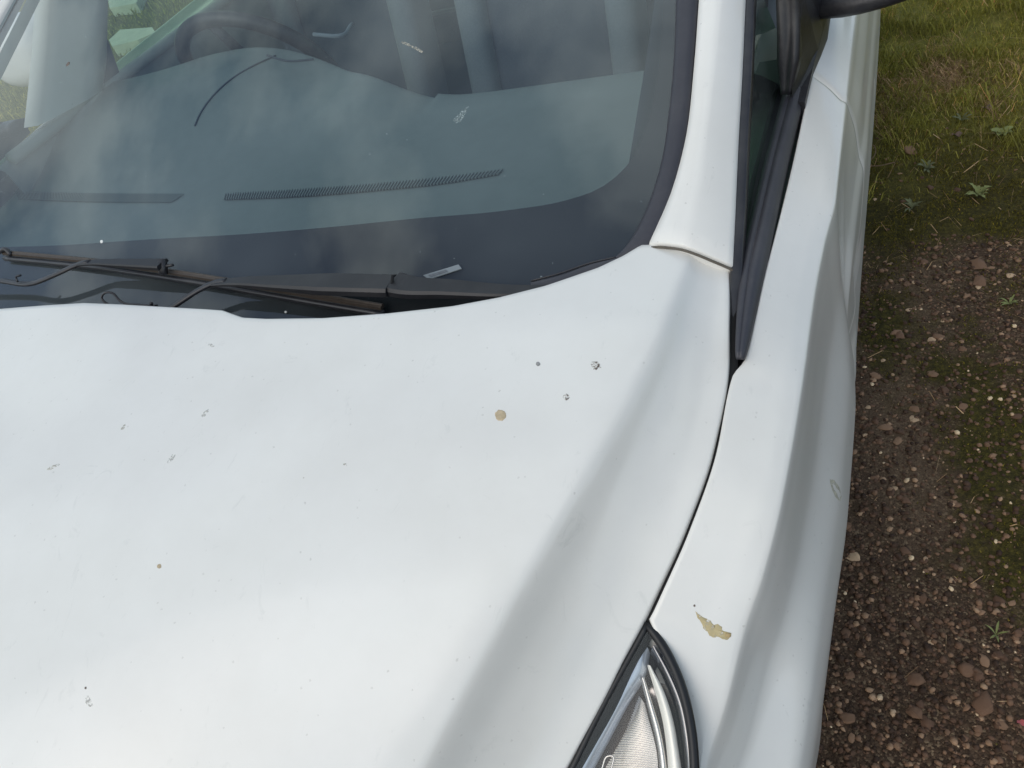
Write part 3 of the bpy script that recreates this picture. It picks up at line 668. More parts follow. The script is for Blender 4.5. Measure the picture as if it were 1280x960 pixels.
# black sub-surface closing the gap between bonnet, pillar, wing
def dark_under(L, off, wl, wr, n, y0, y1):
    P = []
    for i in range(n):
        Y = y0+(y1-y0)*i/(n-1); a = L(Y); P.append([[a[0]-wl, Y, a[1]-off], [a[0]+.018, Y, a[1]-off]])
    return P
def gap_line(y0, y1, dep, dx): return [np.array([L3(Y)[0]+dx, Y, L3(Y)[1]-dep]) for Y in np.linspace(y0, y1, 60)]
for sx_ in (1, -1): sweep('gap_shade_strip', np.array(gap_line(.05, .63, .0085, -.0012))*np.array([sx_, 1, 1]), [(-.006, -.010), (-.006, .002), (.006, .002), (.006, -.010)], BLOB, CAR)  # black strip added in the shut gap to stand for its shade
P = dark_under(L3, .03, .06, .05, 40, .12, .62); sheet('gap_shade_sheet', P, BLOB, CAR); sheet('gap_shade_sheet', mirror(P), BLOB, CAR)  # black sheet added below the bonnet to keep the gap dark

# ---- quarter light, belt mouldings and mirror base
def vline(pts): return spline([U(a, b, z=c) for a, b, c in pts], 40)
# belt moulding with ridges
bc = [U(925, 447, z=.986), U(929, 415, z=.992), U(936, 365, z=.999), U(944, 318, z=1.004), U(956, 262, z=1.009), U(969, 205, z=1.013), U(983, 150, z=1.018), U(993, 112, z=1.022)]
bpath = spline(bc, 60)
prof = [(-.013, -.012), (-.013, .000), (-.010, .004), (-.0035, .0065), (-.0028, .0050), (-.0016, .0050), (-.0008, .0068), (.006, .005), (.010, .000), (.0125, -.004), (.0125, -.012)]
BM = sweep('window_moulding', bpath, prof, TRIM, CAR, scale=lambda t: .30+.70*min(1, (t/.30))**.7)
sweep('window_moulding', bpath*np.array([-1, 1, 1]), prof, TRIM, CAR)
# dark channel outside it
P = []
for i in range(70):
    Y = .50+.62*i/69; a = L4(Y); P.append([[a[0]-.050, Y, a[1]-.022], [a[0]-.002, Y, a[1]-.010], [a[0]-.0008, Y, a[1]-.002]])
sheet('window_channel', P, RUBBER, CAR)
# pillar-side seal
sp = spline([plane_side(a, b, -.017) for a, b in ((919, 440), (919.5, 400), (920, 335), (924, 270), (928, 180), (933, 90), (937, 0), (939, -40))], 50)
sw = sweep('window_seal', sp, [(-.0055, -.012), (-.0055, .002), (-.002, .004), (.001, .0025), (.005, .003), (.0065, 0), (.0065, -.012)], RUBBER, CAR)
sweep('window_seal', spline(sp[::4]*np.array([-1, 1, 1]), 30), circ(.006, 8), RUBBER, CAR)
# quarter glass: between the pillar seal and the belt line
g0 = spline([U(931, 330, z=1.0), U(938, 260, z=1.003), U(950, 200, z=1.008), U(963, 150, z=1.012), U(974, 105, z=1.017), U(980, 60, z=1.03)], 24)
g1 = spline([plane_side(a, b, -.022) for a, b in ((927, 330), (929, 260), (932, 200), (934, 120), (937, 30), (939, -40))], 24)
P = [[a*(1-t)+b*t for t in np.linspace(0, 1, 6)] for a, b in zip(g0, g1)]
QL = sheet('quarter_window', P, QGLASS, CAR); sheet('quarter_window', mirror(P), QGLASS, CAR)
# divider post behind the quarter light, with two rounded seal ribs
dv = [(982, 118, 1.03), (985, 60, 1.08), (984, 0, 1.13), (983, -60, 1.18)]
boxp = spline([U(a, b, z=c) for a, b, c in dv], 24)
sweep('divider_post', boxp, [(-.012, -.010), (-.012, .004), (-.007, .008), (-.002, .004), (.004, .004), (.009, .009), (.014, .004), (.014, -.010)], BLACK, CAR, scale=lambda t: .45+.55*min(1, t*4))
sweep('divider_post', boxp*np.array([-1, 1, 1]), circ(.02, 8), BLACK, CAR)
sail = [U(990, 128, z=1.022), U(1006, 128, z=1.022), U(1016, 85, z=1.028), U(1026, 50, z=1.04), U(1034, 20, z=1.05), U(1040, -20, z=1.06), U(1004, -40, z=1.16), U(996, 0, z=1.13), U(990, 60, z=1.08)]
slab('mirror_base', sail, .03, BLACK, CAR, smooth=False)
slab('mirror_base', [p*np.array([-1, 1, 1]) for p in sail][::-1], .03, BLACK, CAR)

def wing_mirror(sgn, at_=None):
    # arm and housing standing off the door
    a0 = U(1018, -4, z=1.065); a1 = U(1062, -8, z=1.075); a2 = U(1190, -52, z=1.10)
    e = empty('wing_mirror', parent=CAR)
    f = lambda p: np.array([sgn*p[0], p[1], p[2]])
    sweep('mirror_arm', [f(p) for p in spline([a0-[.03, 0, 0], a0, a1, a2], 14)], [(-.035, -.012), (-.035, .004), (-.02, .014), (.02, .016), (.05, .010), (.055, -.004), (.04, -.014)] if sgn > 0 else circ(.03, 10, .5), BLACK, e)
    c = f(np.array([1.085, a1[1]+.03, 1.15])) if at_ is None else at_; vs = []; nu_, nv_ = 16, 20
    for i in range(nu_+1):
        th = math.pi*i/nu_
        for j in range(nv_):
            ph = 2*math.pi*j/nv_; cx_, sx_ = math.cos(ph), math.sin(ph); ex = .62
            X = .125*math.sin(th)**.6*math.copysign(abs(cx_)**ex, cx_); Z = .085*math.sin(th)**.6*math.copysign(abs(sx_)**ex, sx_); Yv = -.085*math.cos(th) if math.cos(th) > 0 else -.025*math.cos(th)
            vs.append((c[0]+X, c[1]+Yv, c[2]+Z))
    mesh('mirror_cap', vs, gridf(nu_+1, nv_, wrap=True), PAINT, e)
    vs = [(c[0]+.105*math.cos(t)*.98, c[1]+.030, c[2]+.065*math.sin(t)) for t in np.linspace(0, 6.283, 25)[:-1]]
    mesh('mirror_glass', vs, [tuple(range(24))], CHROME, e, smooth=False)
wing_mirror(1); wing_mirror(-1, U(38, 60, x=-1.04))

# ---- headlight
LZ0, LSL, LY0 = .868, .52, .315
def UL(px_, py_, off=0.): return RP(px_, py_, LZ0-off, LSL, LY0)
inn = [(808, 779), (790, 812), (770, 848), (745, 895), (713, 960), (680, 1020), (650, 1075), (590, 1190)]
out = [(811, 780), (832, 810), (851, 850), (865, 905), (870, 960), (868, 1020), (856, 1080), (815, 1200)]
HL = empty('headlight', parent=CAR)
def lens_grid(inn, out, off, bulge, n=40, m_=14):
    a = spline([UL(*p, off) for p in inn], n); b = spline([UL(*p, off) for p in out], n)
    return [[p*(1-t)+q_*t+np.array([0, 0, bulge*4*t*(1-t)*min(1, np.linalg.norm(p-q_)/.08)]) for t in np.linspace(0, 1, m_)] for p, q_ in zip(a, b)]
PL = lens_grid(inn, out, .004, .006); sheet('headlight_lens', PL, LENS, HL)
GASK = simple('black_gasket', (.008, .008, .010), .45)
# black surround along both edges
def rib(name, pts, prof_, m, parent, n=40, sc=None, label=None): return sweep(name, spline([UL(*p) for p in pts], n), prof_, m, parent, scale=sc, label=label)
rib('lens_gasket', [(a+2, b, .004) for a, b in inn], circ(.0030, 8), GASK, HL)
rib('lens_gasket', [(a-2, b, .005) for a, b in out], circ(.0042, 8), GASK, HL)
# bowl
bo_i = [(808, 783), (793, 814), (774, 850), (750, 897), (718, 960), (685, 1020), (655, 1075), (600, 1185)]
PBt = lens_grid(bo_i, out, .034, -.012); sheet('headlight_bowl', PBt, CHROMED, HL)
for edge in (0, -1):
    sheet('bowl_wall', [[PL[i][edge], PBt[i][edge]] for i in range(len(PL))], BLOB, HL)
# chrome blade and inner strip, their bright reflections put into the colour
BRIGHT = simple('brightened_chrome', (.92, .89, .80), .30, metal=.2, noise=.05)  # chrome given a cream base in place of a bright reflection
BRIGHTB = simple('sky_tinted_chrome', (.62, .68, .76), .18, metal=.5, noise=.1)  # chrome with the reflected sky painted in as pale blue
def facet(name, A, B, oa, ob, m, n=30, th=.004, label=None):
    a = spline([UL(*p, oa) for p in A], n); b = spline([UL(*p, ob) for p in B], n); P = []
    for p, q_ in zip(a, b): P.append([p-[0, 0, th*2], p, p*.5+q_*.5+[0, 0, .0012], q_, q_-[0, 0, th*2]])
    return sheet(name, P, m, HL, label=label)
facet('chrome_strip', [(804, 800), (788, 830), (768, 868), (740, 925), (722, 960), (690, 1025)], [(811, 812), (806, 838), (786, 872), (755, 930), (738, 962), (706, 1028)], .012, .020, BRIGHTB)
facet('chrome_strip', [(806, 786), (798, 800), (790, 820), (766, 860), (730, 930), (713, 966), (690, 1010)], [(810, 800), (805, 806), (793, 824), (771, 864), (736, 930), (719, 966), (696, 1012)], .008, .012, SILVER)
facet('chrome_blade', [(809, 832), (818, 862), (828, 900), (833, 935), (835, 962), (833, 1020)], [(813, 832), (829, 862), (841, 900), (847, 935), (851, 962), (850, 1020)], .016, .014, BRIGHT)
facet('outer_reflector', [(813, 815), (828, 845), (842, 880), (850, 920), (854, 962), (852, 1020)], [(818, 806), (836, 838), (852, 876), (861, 920), (865, 962), (862, 1020)], .022, .014, CHROMED)
facet('inner_reflector', [(801, 850), (808, 880), (817, 915), (822, 940), (824, 962), (820, 1020)], [(805, 846), (815, 878), (825, 912), (830, 938), (833, 962), (830, 1020)], .020, .018, SILVER)
# ribbed indicator reflector
RB = HL
a_ = [(797, 868), (757, 960), (735, 1010)]; b_ = [(806, 880), (822, 950), (820, 1010)]
n_ = 240; a = spline([UL(*p, .030) for p in a_], n_); b = spline([UL(*p, .026) for p in b_], n_); P = []
for i, (p, q_) in enumerate(zip(a, b)):
    zz = .00045*math.sin(i*1.25); P.append([p*(1-t)+q_*t+np.array([0, 0, zz+.003*math.sin(t*3.14)]) for t in np.linspace(0, 1, 8)])
sheet('ribbed_reflector', P, SILVER, RB)
sweep('bulb_clip', spline([UL(752, 962, .018), UL(760, 945, .016), UL(766, 945, .016), UL(764, 962, .016)], 16), circ(.0009, 6), SILVER, RB)
# far headlight, same outline
HL2 = empty('headlight', parent=CAR)
for nm, Pq, mt in (('headlight_lens', PL, LENS), ('headlight_bowl', PBt, CHROMED)): sheet(nm, mirror([[list(p) for p in r] for r in Pq]), mt, HL2)

# ---- front bumper, grille
def plan(u):  # front outline from centre to wheel arch
    a = u*math.pi/2; return np.array([.83*math.sin(a)**.75, -.21+.40*(1-math.cos(a)**.6)])
for nm, zz0, zz1, m2, ins in (('bumper', .20, .55, PAINT, 0), ('grille', .55, .64, BLACK, .02)):
    P = []
    for i in range(-24, 25):
        x_, y_ = plan(abs(i)/24*.999); x_ = math.copysign(x_, i); r = []
        for j in range(8): t = j/7; r.append([x_*(1-ins), y_+ins-.04*math.sin(math.pi*t), zz0+(zz1-zz0)*t])
        x0, y0, z0 = r[-1]; r.append([x0*.93, y0+.08, z0+.05*(1-(x0/.9)**2)]); P.append(r)
    sheet(nm, P, m2, CAR)
def nose():
    P = []
    for sd, ks in ((-1, range(NS-1, 0, -6)), (1, range(0, NS, 6))):
        for k in ks:
            X, Z = hood_xy(k, yfront[k]); u = ss[k]**1.1*.93; x_, y_ = plan(u); top = np.array([sd*X, yfront[k]+.012, Z-.016]); bot = np.array([sd*x_, y_+.03, .63])
            P.append([top+(bot-top)*t+np.array([0, -.018*math.sin(math.pi*t), 0]) for t in np.linspace(0, 1, 8)])
    return P
sheet('nose_panel', nose(), PAINT, CAR)
# ---- wheels
def wheel(X, Y, sgn):
    e = empty('wheel', (X, Y, .325), parent=CAR); prof_ = [(-.1, .21), (-.105, .27), (-.095, .305), (-.06, .322), (.06, .322), (.095, .305), (.105, .27), (.1, .21)]
    vs = []; n_ = 48
    for k in range(n_):
        a = 2*math.pi*k/n_
        for x_, r_ in prof_: vs.append((x_*sgn, r_*math.cos(a), r_*math.sin(a)))
    mesh('tyre', vs, [(k*8+j, k*8+j+1, ((k+1) % n_)*8+j+1, ((k+1) % n_)*8+j) for k in range(n_) for j in range(7)], TYRE, e)
    vs = []; 
    for k in range(n_):
        a = 2*math.pi*k/n_
        for x_, r_ in ((.1, .212), (.07, .195), (-.09, .19)): vs.append((x_*sgn, r_*math.cos(a), r_*math.sin(a)))
    mesh('rim', vs, [(k*3+j, k*3+j+1, ((k+1) % n_)*3+j+1, ((k+1) % n_)*3+j) for k in range(n_) for j in range(2)], ALLOY, e)
    for k in range(5):
        a = 2*math.pi*k/5; c, s = math.cos(a), math.sin(a); T = lambda r_, w2, x_: (x_*sgn, r_*c-w2*s, r_*s+w2*c)
        vs = [T(.02, -.03, .075), T(.02, .03, .075), T(.198, .018, .085), T(.198, -.018, .085), T(.02, -.03, .04), T(.02, .03, .04), T(.198, .018, .05), T(.198, -.018, .05)]
        mesh('spoke', vs, [(0, 1, 2, 3), (4, 7, 6, 5), (0, 4, 5, 1), (1, 5, 6, 2), (2, 6, 7, 3), (3, 7, 4, 0)], ALLOY, e, smooth=False)
for sx_ in (1, -1):
    for yy in (WC[0], 3.0): wheel(.765*sx_, yy, sx_)
# floor pan and arch liners keep the inside dark
boxm('floor_pan', (-.86, 1.15, .20), (.86, 3.3, .26), BLOB, CAR)
boxm('engine_tray', (-.66, -.08, .22), (.66, 1.15, .26), BLOB, CAR)
for sx_ in (1, -1):
    P = []
    for k in range(17):
        a = math.pi*k/16; y_, z_ = WC[0]-WR*math.cos(a), WC[1]+(WR-.006)*math.sin(a)*.99; P.append([[sx_*.62, y_, z_], [sx_*.85, y_, z_-.004]])
    sheet('arch_liner', P, BLOB, CAR)

# ---- roof and the rest of the cabin shell
def rail(Y): # roof rail X,Z
    return float(np.interp(Y, [1.9, 2.2, 3.0, 3.35], [.61, .63, .60, .56])), float(np.interp(Y, [1.86, 2.2, 2.8, 3.35], [1.585, 1.62, 1.61, 1.54]))
P = []
for i in range(30):
    Y = 1.86+1.5*i/29; X, Z = rail(Y); P.append([[X*u, Y, Z+.03*(1-u*u)] for u in np.linspace(-1, 1, 25)])
sheet('roof', P, PAINT, CAR); sheet('roof_lining', [[(p[0]*.98, p[1], p[2]-.03) for p in r] for r in P], TRIMP, CAR)
tint = QGLASS
for sx_ in (1, -1):
    for nm, y0, y1 in (('side_window', 1.42, 2.03), ('side_window', 2.12, 2.80)):
        P = []
        for i in range(10):
            Y = y0+(y1-y0)*i/9; X, Z = rail(max(Y, 1.9)); Z = min(Z-.04, 1.13+.42*(Y-.95)); P.append([[sx_*(.84+(X-.84)*t*(Z-1.03)/.55), Y, 1.03+(Z-1.03)*t] for t in np.linspace(0, 1, 5)])
        sheet(nm, P, tint, CAR)
    for nm, y0, y1, zt_ in (('door_pillar', 2.02, 2.13, 1.58), ('rear_pillar', 2.79, 3.35, 1.56)):
        P = [[[sx_*(.85+(.62-.85)*t), y0 if k == 0 else y1, 1.03+(zt_-1.03)*t] for t in np.linspace(0, 1, 5)] for k in (0, 1)]
        o = sheet(nm, P, PAINT if nm[0] == 'r' else BLACK, CAR); md = o.modifiers.new('solid', 'SOLIDIFY'); md.thickness = .03
P = [[[x_, 3.36+.06*(1-(x_/.9)**2)-.12*max(0, t-.5), .25+1.25*t] for t in np.linspace(0, 1, 12)] for x_ in np.linspace(-.88, .88, 14)]
sheet('tailgate', P, PAINT, CAR)

# ------------------------------------------------------------------ inside the car
INT = CAR
DZ = .962
def sg(t): return 1/(1+np.exp(-t))
def dash_rear(X): return 1.215-.05*math.exp(-((X-.0)/.25)**2)*0+(.17*sg((-.02-X)/.05) if X < .3 else 0)
def dash_z(X, Y):
    z = DZ-.012*(Y-1.0)/.2*0
    # instrument cowl in front of the driver: dome rising rearwards
    u = (X+.36)/.30; v = (Y-1.30)/.26
    z += .105*math.exp(-(abs(u)**2.6)*1.2)*math.exp(-(min(0, v))**2*1.9)
    z += .085*sg((-.46-X)/.07)*sg((Y-1.13)/.05)*(1-math.exp(-(abs(u)**2.6)*1.2))
    # central display hump
    u = (X-.06)/.13; v = (Y-1.20)/.13
    z += .055*math.exp(-u*u*1.4)*math.exp(-min(0, v)**2*1.6)
    # shallow lip at the passenger's side
    z += .010*sg((Y-1.17)/.01)*(1 if X > .2 else 0)
    return z
P = []
for i in range(150):
    X = -.80+1.60*i/149; y0 = Yg(X)+.0; yr = dash_rear(X); r = []
    r.append([X, y0, G(X, y0)-.05])
    for t in np.linspace(0.02, 1, 60):
        Y = y0+(yr-y0)*t; r.append([X, Y, min(dash_z(X, Y), G(X, Y)-.03)])
    x0, yy, z0 = r[-1]; r += [[X, yy+.008, z0-.004], [X, yy+.014, z0-.016], [X, yy+.02, z0-.06], [X, yy+.0, z0-.16], [X, yy-.05, .60]]
    P.append(r)
dashb = sheet('dashboard', P, DASH, INT)
bpy.context.view_layer.update()
def bvh(o):
    return BVHTree.FromPolygons([v.co.copy() for v in o.data.vertices], [tuple(p.vertices) for p in o.data.polygons])
def hit(tree, px_, py_):
    d = Vector(ray(px_, py_)).normalized(); loc, nor, idx, dist = tree.ray_cast(Vector(CAM), d, 20)
    if loc is None: return None, None
    if nor.dot(d) > 0: nor = -nor
    return np.array(loc), np.array(nor)
tD = bvh(dashb)
def on_dash(pts, off=.0015):
    r = []
    for a, b in pts:
        p, nn = hit(tD, a, b)
        if p is not None: r.append(p+nn*off)
    return r
# defroster outlets with slats
for A, B in (([(20, 241), (80, 243), (150, 244.5), (228, 245)], [(24, 250), (80, 252.5), (150, 254), (214, 254)]), ([(283, 244), (380, 238.5), (480, 231), (560, 223), (628, 214)], [(281, 251), (380, 247), (480, 239), (560, 230.5), (622, 220)])):
    n_ = 60; pa = on_dash(A, .0015); pb = on_dash(B, .0015)
    a = spline(pa, n_); b = spline(pb, n_)
    v = sheet('demister_vent', [[p, q_] for p, q_ in zip(a, b)], BLOB, INT)
    vs = []; fs = []
    L_ = np.linalg.norm(a[-1]-a[0]); ns = int(L_/.0058)
    a = spline(pa, ns); b = spline(pb, ns)
    for p, q_ in zip(a, b):
        d = np.array([.0010, 0, 0]); up = np.array([0, 0, .0024]); k0 = len(vs); w_ = (p-q_)*.12
        for c in (p+w_, q_): vs += [c-d, c+d, c-d+up, c+d+up]
        fs += [(k0, k0+1, k0+3, k0+2), (k0+4, k0+6, k0+7, k0+5), (k0+2, k0+3, k0+7, k0+6), (k0, k0+2, k0+6, k0+4), (k0+1, k0+5, k0+7, k0+3)]
    mesh('vent_slats', vs, fs, DASH, v, smooth=False)
def seamline(pts, r, m, name='trim_seam'):
    p = on_dash(pts)
    if len(p) > 2: sweep(name, spline(p, 40), circ(r, 6), m, INT)
seamline([(244, 158), (250, 144), (262, 126), (285, 103), (315, 84), (345, 70)], .0016, DASHD)
seamline([(60, 156), (90, 158), (140, 161)], .0015, DASHD)
# instrument binnacle lid
def lid(c, rx, ry, rz, m, name):
    vs = []
    for i in range(12):
        th = math.pi/2*i/11
        for j in range(28):
            ph = 2*math.pi*j/28; vs.append((c[0]+rx*math.cos(th)**.8*math.cos(ph) if i < 11 else c[0], c[1]+ry*math.cos(th)**.8*math.sin(ph) if i < 11 else c[1], c[2]+rz*math.sin(th)))
    return mesh(name, vs, gridf(12, 28, wrap=True), m, INT)
for sl_ in ([(322, 58), (334, 70), (360, 77), (392, 75), (416, 66), (430, 53)],): seamline(sl_, .0022, DASHD)
# steering wheel
SW = empty('steering_wheel', (-.40, 1.50, .965), parent=INT); SW.rotation_euler = (math.radians(-62+0), 0, 0)
vs = []
for i in range(48):
    a = 2*math.pi*i/48
    for j in range(10):
        b = 2*math.pi*j/10; r_ = .185+.017*math.cos(b); vs.append((r_*math.cos(a), r_*math.sin(a), .017*math.sin(b)))
fs = [(i*10+j, ((i+1) % 48)*10+j, ((i+1) % 48)*10+(j+1) % 10, i*10+(j+1) % 10) for i in range(48) for j in range(10)]
mesh('rim', vs, fs, BLACK, SW)
boxm('hub', (-.08, -.06, -.03), (.08, .06, .015), DASHD, SW, bev=.02)
for a in (0, math.pi, -math.pi/2):
    c, s = math.cos(a), math.sin(a); sweep('spoke', [(c*.06, s*.06, 0), (c*.12, s*.12, 0), (c*.18, s*.18, 0)], circ(.016, 8, .5), DASHD, SW, up=(0, 0, 1.0))
p0 = U(392, 43, y=1.33); p1 = U(423, 45, y=1.33); p2 = U(440, 30, y=1.42)
sweep('indicator_stalk', spline([p2, p1, p0], 12), circ(.004, 8), SEATL, INT)
# seats
def seat(X, Y, mirrorx=1):
    e = empty('seat', (X, Y, .30), parent=INT)
    def pad(name, x0, x1, z0, z1, dy, th, m, lean=.28, bev=.03):
        vs = [(x, (y+ (z-.15)*lean), z) for x in (x0, x1) for y in (dy, dy+th) for z in (z0, z1)]
        o = mesh(name, vs, [(0, 1, 3, 2), (4, 6, 7, 5), (0, 4, 5, 1), (2, 3, 7, 6), (0, 2, 6, 4), (1, 5, 7, 3)], m, e, True)
        md = o.modifiers.new('b', 'BEVEL'); md.width = bev; md.segments = 5
    pad('backrest', -.18, .18, .15, .72, .02, .12, SEAT)
    pad('bolster', -.245, -.165, .15, .70, -.03, .16, SEATL, bev=.035); pad('bolster', .165, .245, .15, .70, -.03, .16, SEATL, bev=.035)
    pad('headrest', -.13, .13, .76, .94, .03, .10, SEATL, bev=.045)
    boxm('cushion', (-.24, -.50, .02), (.24, .05, .17), SEAT, e, bev=.05)
seat(.13, 1.86); seat(-.52, 1.92)
# rear bench with three backs
for k, X in enumerate((-.44, 0, .44)):
    boxm('rear_backrest', (X-.215, 2.70, .45), (X+.215, 2.82, 1.08), SEAT, INT, bev=.04, rot=(-.3, 'X'))
boxm('rear_cushion', (-.66, 2.2, .40), (.66, 2.75, .55), SEAT, INT, bev=.05)
for zz in (.66, .86, .93): boxm('bench_piping', (-.62, 2.62+(zz-.7)*.3, zz), (.62, 2.635+(zz-.7)*.3, zz+.012), SEATL, INT)
# inner door cards and pillars
for sx_ in (1, -1):
    P = []
    for i in range(30):
        Y = 1.02+2.2*i/29; P.append([[sx_*.855, Y, .99], [sx_*.80, Y, 1.030], [sx_*.775, Y, 1.040], [sx_*.755, Y, 1.03], [sx_*.745, Y, .95], [sx_*.72, Y, .75], [sx_*.76, Y, .35]])
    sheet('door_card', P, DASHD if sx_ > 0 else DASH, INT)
    sweep('door_sill_trim', [(sx_*.755, Y, 1.042+.0*Y) for Y in np.linspace(1.05, 2.9, 20)], circ(.014, 8), DASHL, INT)
# main pillar trim between quarter light and door window
pf = [(66, -40), (62, 0), (58, 60), (53, 110), (48, 157)]; pb = [(137, -40), (135, 0), (134, 45), (133, 78), (128, 113)]
a = spline([U(a_, b_, x=-.745) for a_, b_ in pf], 20); b = spline([U(a_, b_, x=-.735) for a_, b_ in pb], 20)
P = [[p-[.05, 0, 0], p, p*.8+q_*.2+[.010, 0, 0], p*.3+q_*.7+[.012, 0, 0], q_, q_-[.05, 0, 0]] for p, q_ in zip(a, b)]
o = sheet('pillar_trim', P, TRIMP, INT); mesh('pillar_trim', [(-v.co.x-0.0, v.co.y, v.co.z) for v in o.data.vertices], [tuple(p.vertices) for p in o.data.polygons], BLACK, INT)
tri = [U(133, 45, x=-.75), U(150, 92, x=-.75), U(152, 100, x=-.75), U(127, 114, x=-.75)]
vs = [p-[0, 0, 0] for p in tri]+[p-[.03, 0, 0] for p in tri]
mesh('mirror_sail_trim', vs, [(0, 1, 2, 3), (7, 6, 5, 4), (0, 4, 5, 1), (1, 5, 6, 2), (2, 6, 7, 3), (3, 7, 4, 0)], DASHD, INT, smooth=False)
# inner faces of the slim front pillars
for sx_ in (1, -1):
    P = []
    for p in np.linspace(0, 1, 24):
        Y = .72+1.18*p; X = side_X(Y); P.append([[sx_*(X-.045), Y, G(X-.045, Y)-.008], [sx_*(X-.03), Y, G(X, Y)-.035], [sx_*(X+.03), Y, G(X, Y)-.05]])
    sheet('pillar_lining', P, TRIMP if sx_ < 0 else DASHD, INT)

ARMB = simple('matte_black_arm', (.014, .014, .017), .5, noise=.3, dust=.04)
# ------------------------------------------------------------------ wipers, standing on the windscreen
def on_glass(pts, n=30): return spline([UG(a, b, o_) for a, b, o_ in pts], n)
WP = empty('wiper', parent=CAR)
sweep('wiper_arm', on_glass([(-60, 352, .030), (0, 351, .030), (42, 354, .030), (70, 343, .032), (103, 329, .034), (112, 327.5, .035)]), circ(.0046, 8, .7), RUBBER, WP)
flat = [(-.0105, -.003), (-.0105, .0005), (-.0085, .0022), (.0080, .0030), (.0098, .001), (.0098, -.003)]
sweep('arm_cover', on_glass([(98, 330, .034), (115, 328, .036), (150, 328.5, .036), (203, 330, .034)]), flat, ARMB, WP, scale=lambda t: .45+.6*t, smooth=False)
sweep('arm_hook', on_glass([(202, 324, .036), (204, 343, .026)], 3), [(-.005, -.004), (-.005, .003), (.005, .003), (.005, -.004)], RUBBER, WP)
sweep('hook_pin', on_glass([(200, 334, .030), (216, 331, .030)], 6), circ(.0022, 6), RUBBER, WP)
BLD = on_glass([(5, 316, .012), (60, 321, .012), (120, 327, .013), (200, 338, .014), (300, 354, .013), (400, 371, .012), (478, 384, .010)], 50)
sweep('wiper_blade', BLD, [(-.0042, -.002), (-.0036, .0025), (-.0008, .0036), (.0006, .0026), (.0036, .0020), (.0036, -.002)], WBLADE, WP, smooth=False)
sweep('blade_rubber', BLD-np.array([0, .004, .007]), [(-.004, -.003), (-.004, .003), (.004, .003), (.004, -.003)], RUBBER, WP)
sweep('blade_cap', on_glass([(-2, 316, .016), (8, 312, .02), (14, 319, .014)], 8), circ(.0035, 6), RUBBER, WP)
WP2 = empty('wiper', parent=CAR)
sweep('wiper_arm', on_glass([(205, 392, .026), (225, 378, .028), (248, 363, .031), (272, 352.5, .034), (282, 351, .035)]), circ(.0046, 8, .7), RUBBER, WP2)
sweep('arm_cover', on_glass([(266, 354.5, .034), (285, 352.5, .036), (360, 353, .036), (430, 354.5, .034), (489, 356, .030)]), flat, ARMB, WP2, scale=lambda t: .50+1.15*min(1, t*1.5), smooth=False)
sweep('arm_cover', on_glass([(491, 353.5, .028), (500, 356, .028), (560, 360, .024), (640, 364, .018), (700, 362, .010)]), flat, ARMB, WP2, scale=lambda t: 1.70-.95*t, smooth=False)
sweep('joint_pin', on_glass([(491, 344, .037), (489, 364, .031)], 3), circ(.0019, 6), BLOB, WP2)
sweep('washer_hose', on_glass([(150, 384, .016), (136, 381, .022), (127, 373, .030), (131, 366, .034), (140, 366, .030), (150, 376, .020), (175, 381, .014), (196, 382, .014)], 30), circ(.0016, 6), RUBBER, WP2)
sweep('hose_clip', on_glass([(190, 384, .018), (189, 378, .024)], 5), circ(.002, 6), RUBBER, WP2)
sweep('hose_clip', on_glass([(22, 352, .036), (20, 346, .038), (26, 344, .036)], 6), circ(.0016, 6), RUBBER, WP)
# glass etching label at the foot of the screen
LAB = simple('pale_print', (.20, .23, .25), .7); LABD = simple('dark_print', (.12, .13, .15), .7)
q4 = [(529, 344), (573, 330.5), (577, 335.5), (536, 349)]
lb_ = slab('windscreen_label', [UG(a, b, .0016) for a, b in q4], .001, LAB, SCREEN)
vs = []; fs = []
def bil(u, v):
    a, b, c, d = [np.array(p, float) for p in q4]; return (a*(1-u)+b*u)*(1-v)+(d*(1-u)+c*u)*v
u = .10
while u < .62:
    wv = random.choice([.008, .014, .02]); k0 = len(vs)
    for uu, vv in ((u, .2), (u+wv, .2), (u+wv, .8), (u, .8)): vs.append(UG(*bil(uu, vv), .0022))
    fs.append((k0, k0+1, k0+2, k0+3)); u += wv+random.choice([.012, .02])
mesh('label_print', vs, fs, LABD, SCREEN, smooth=False)

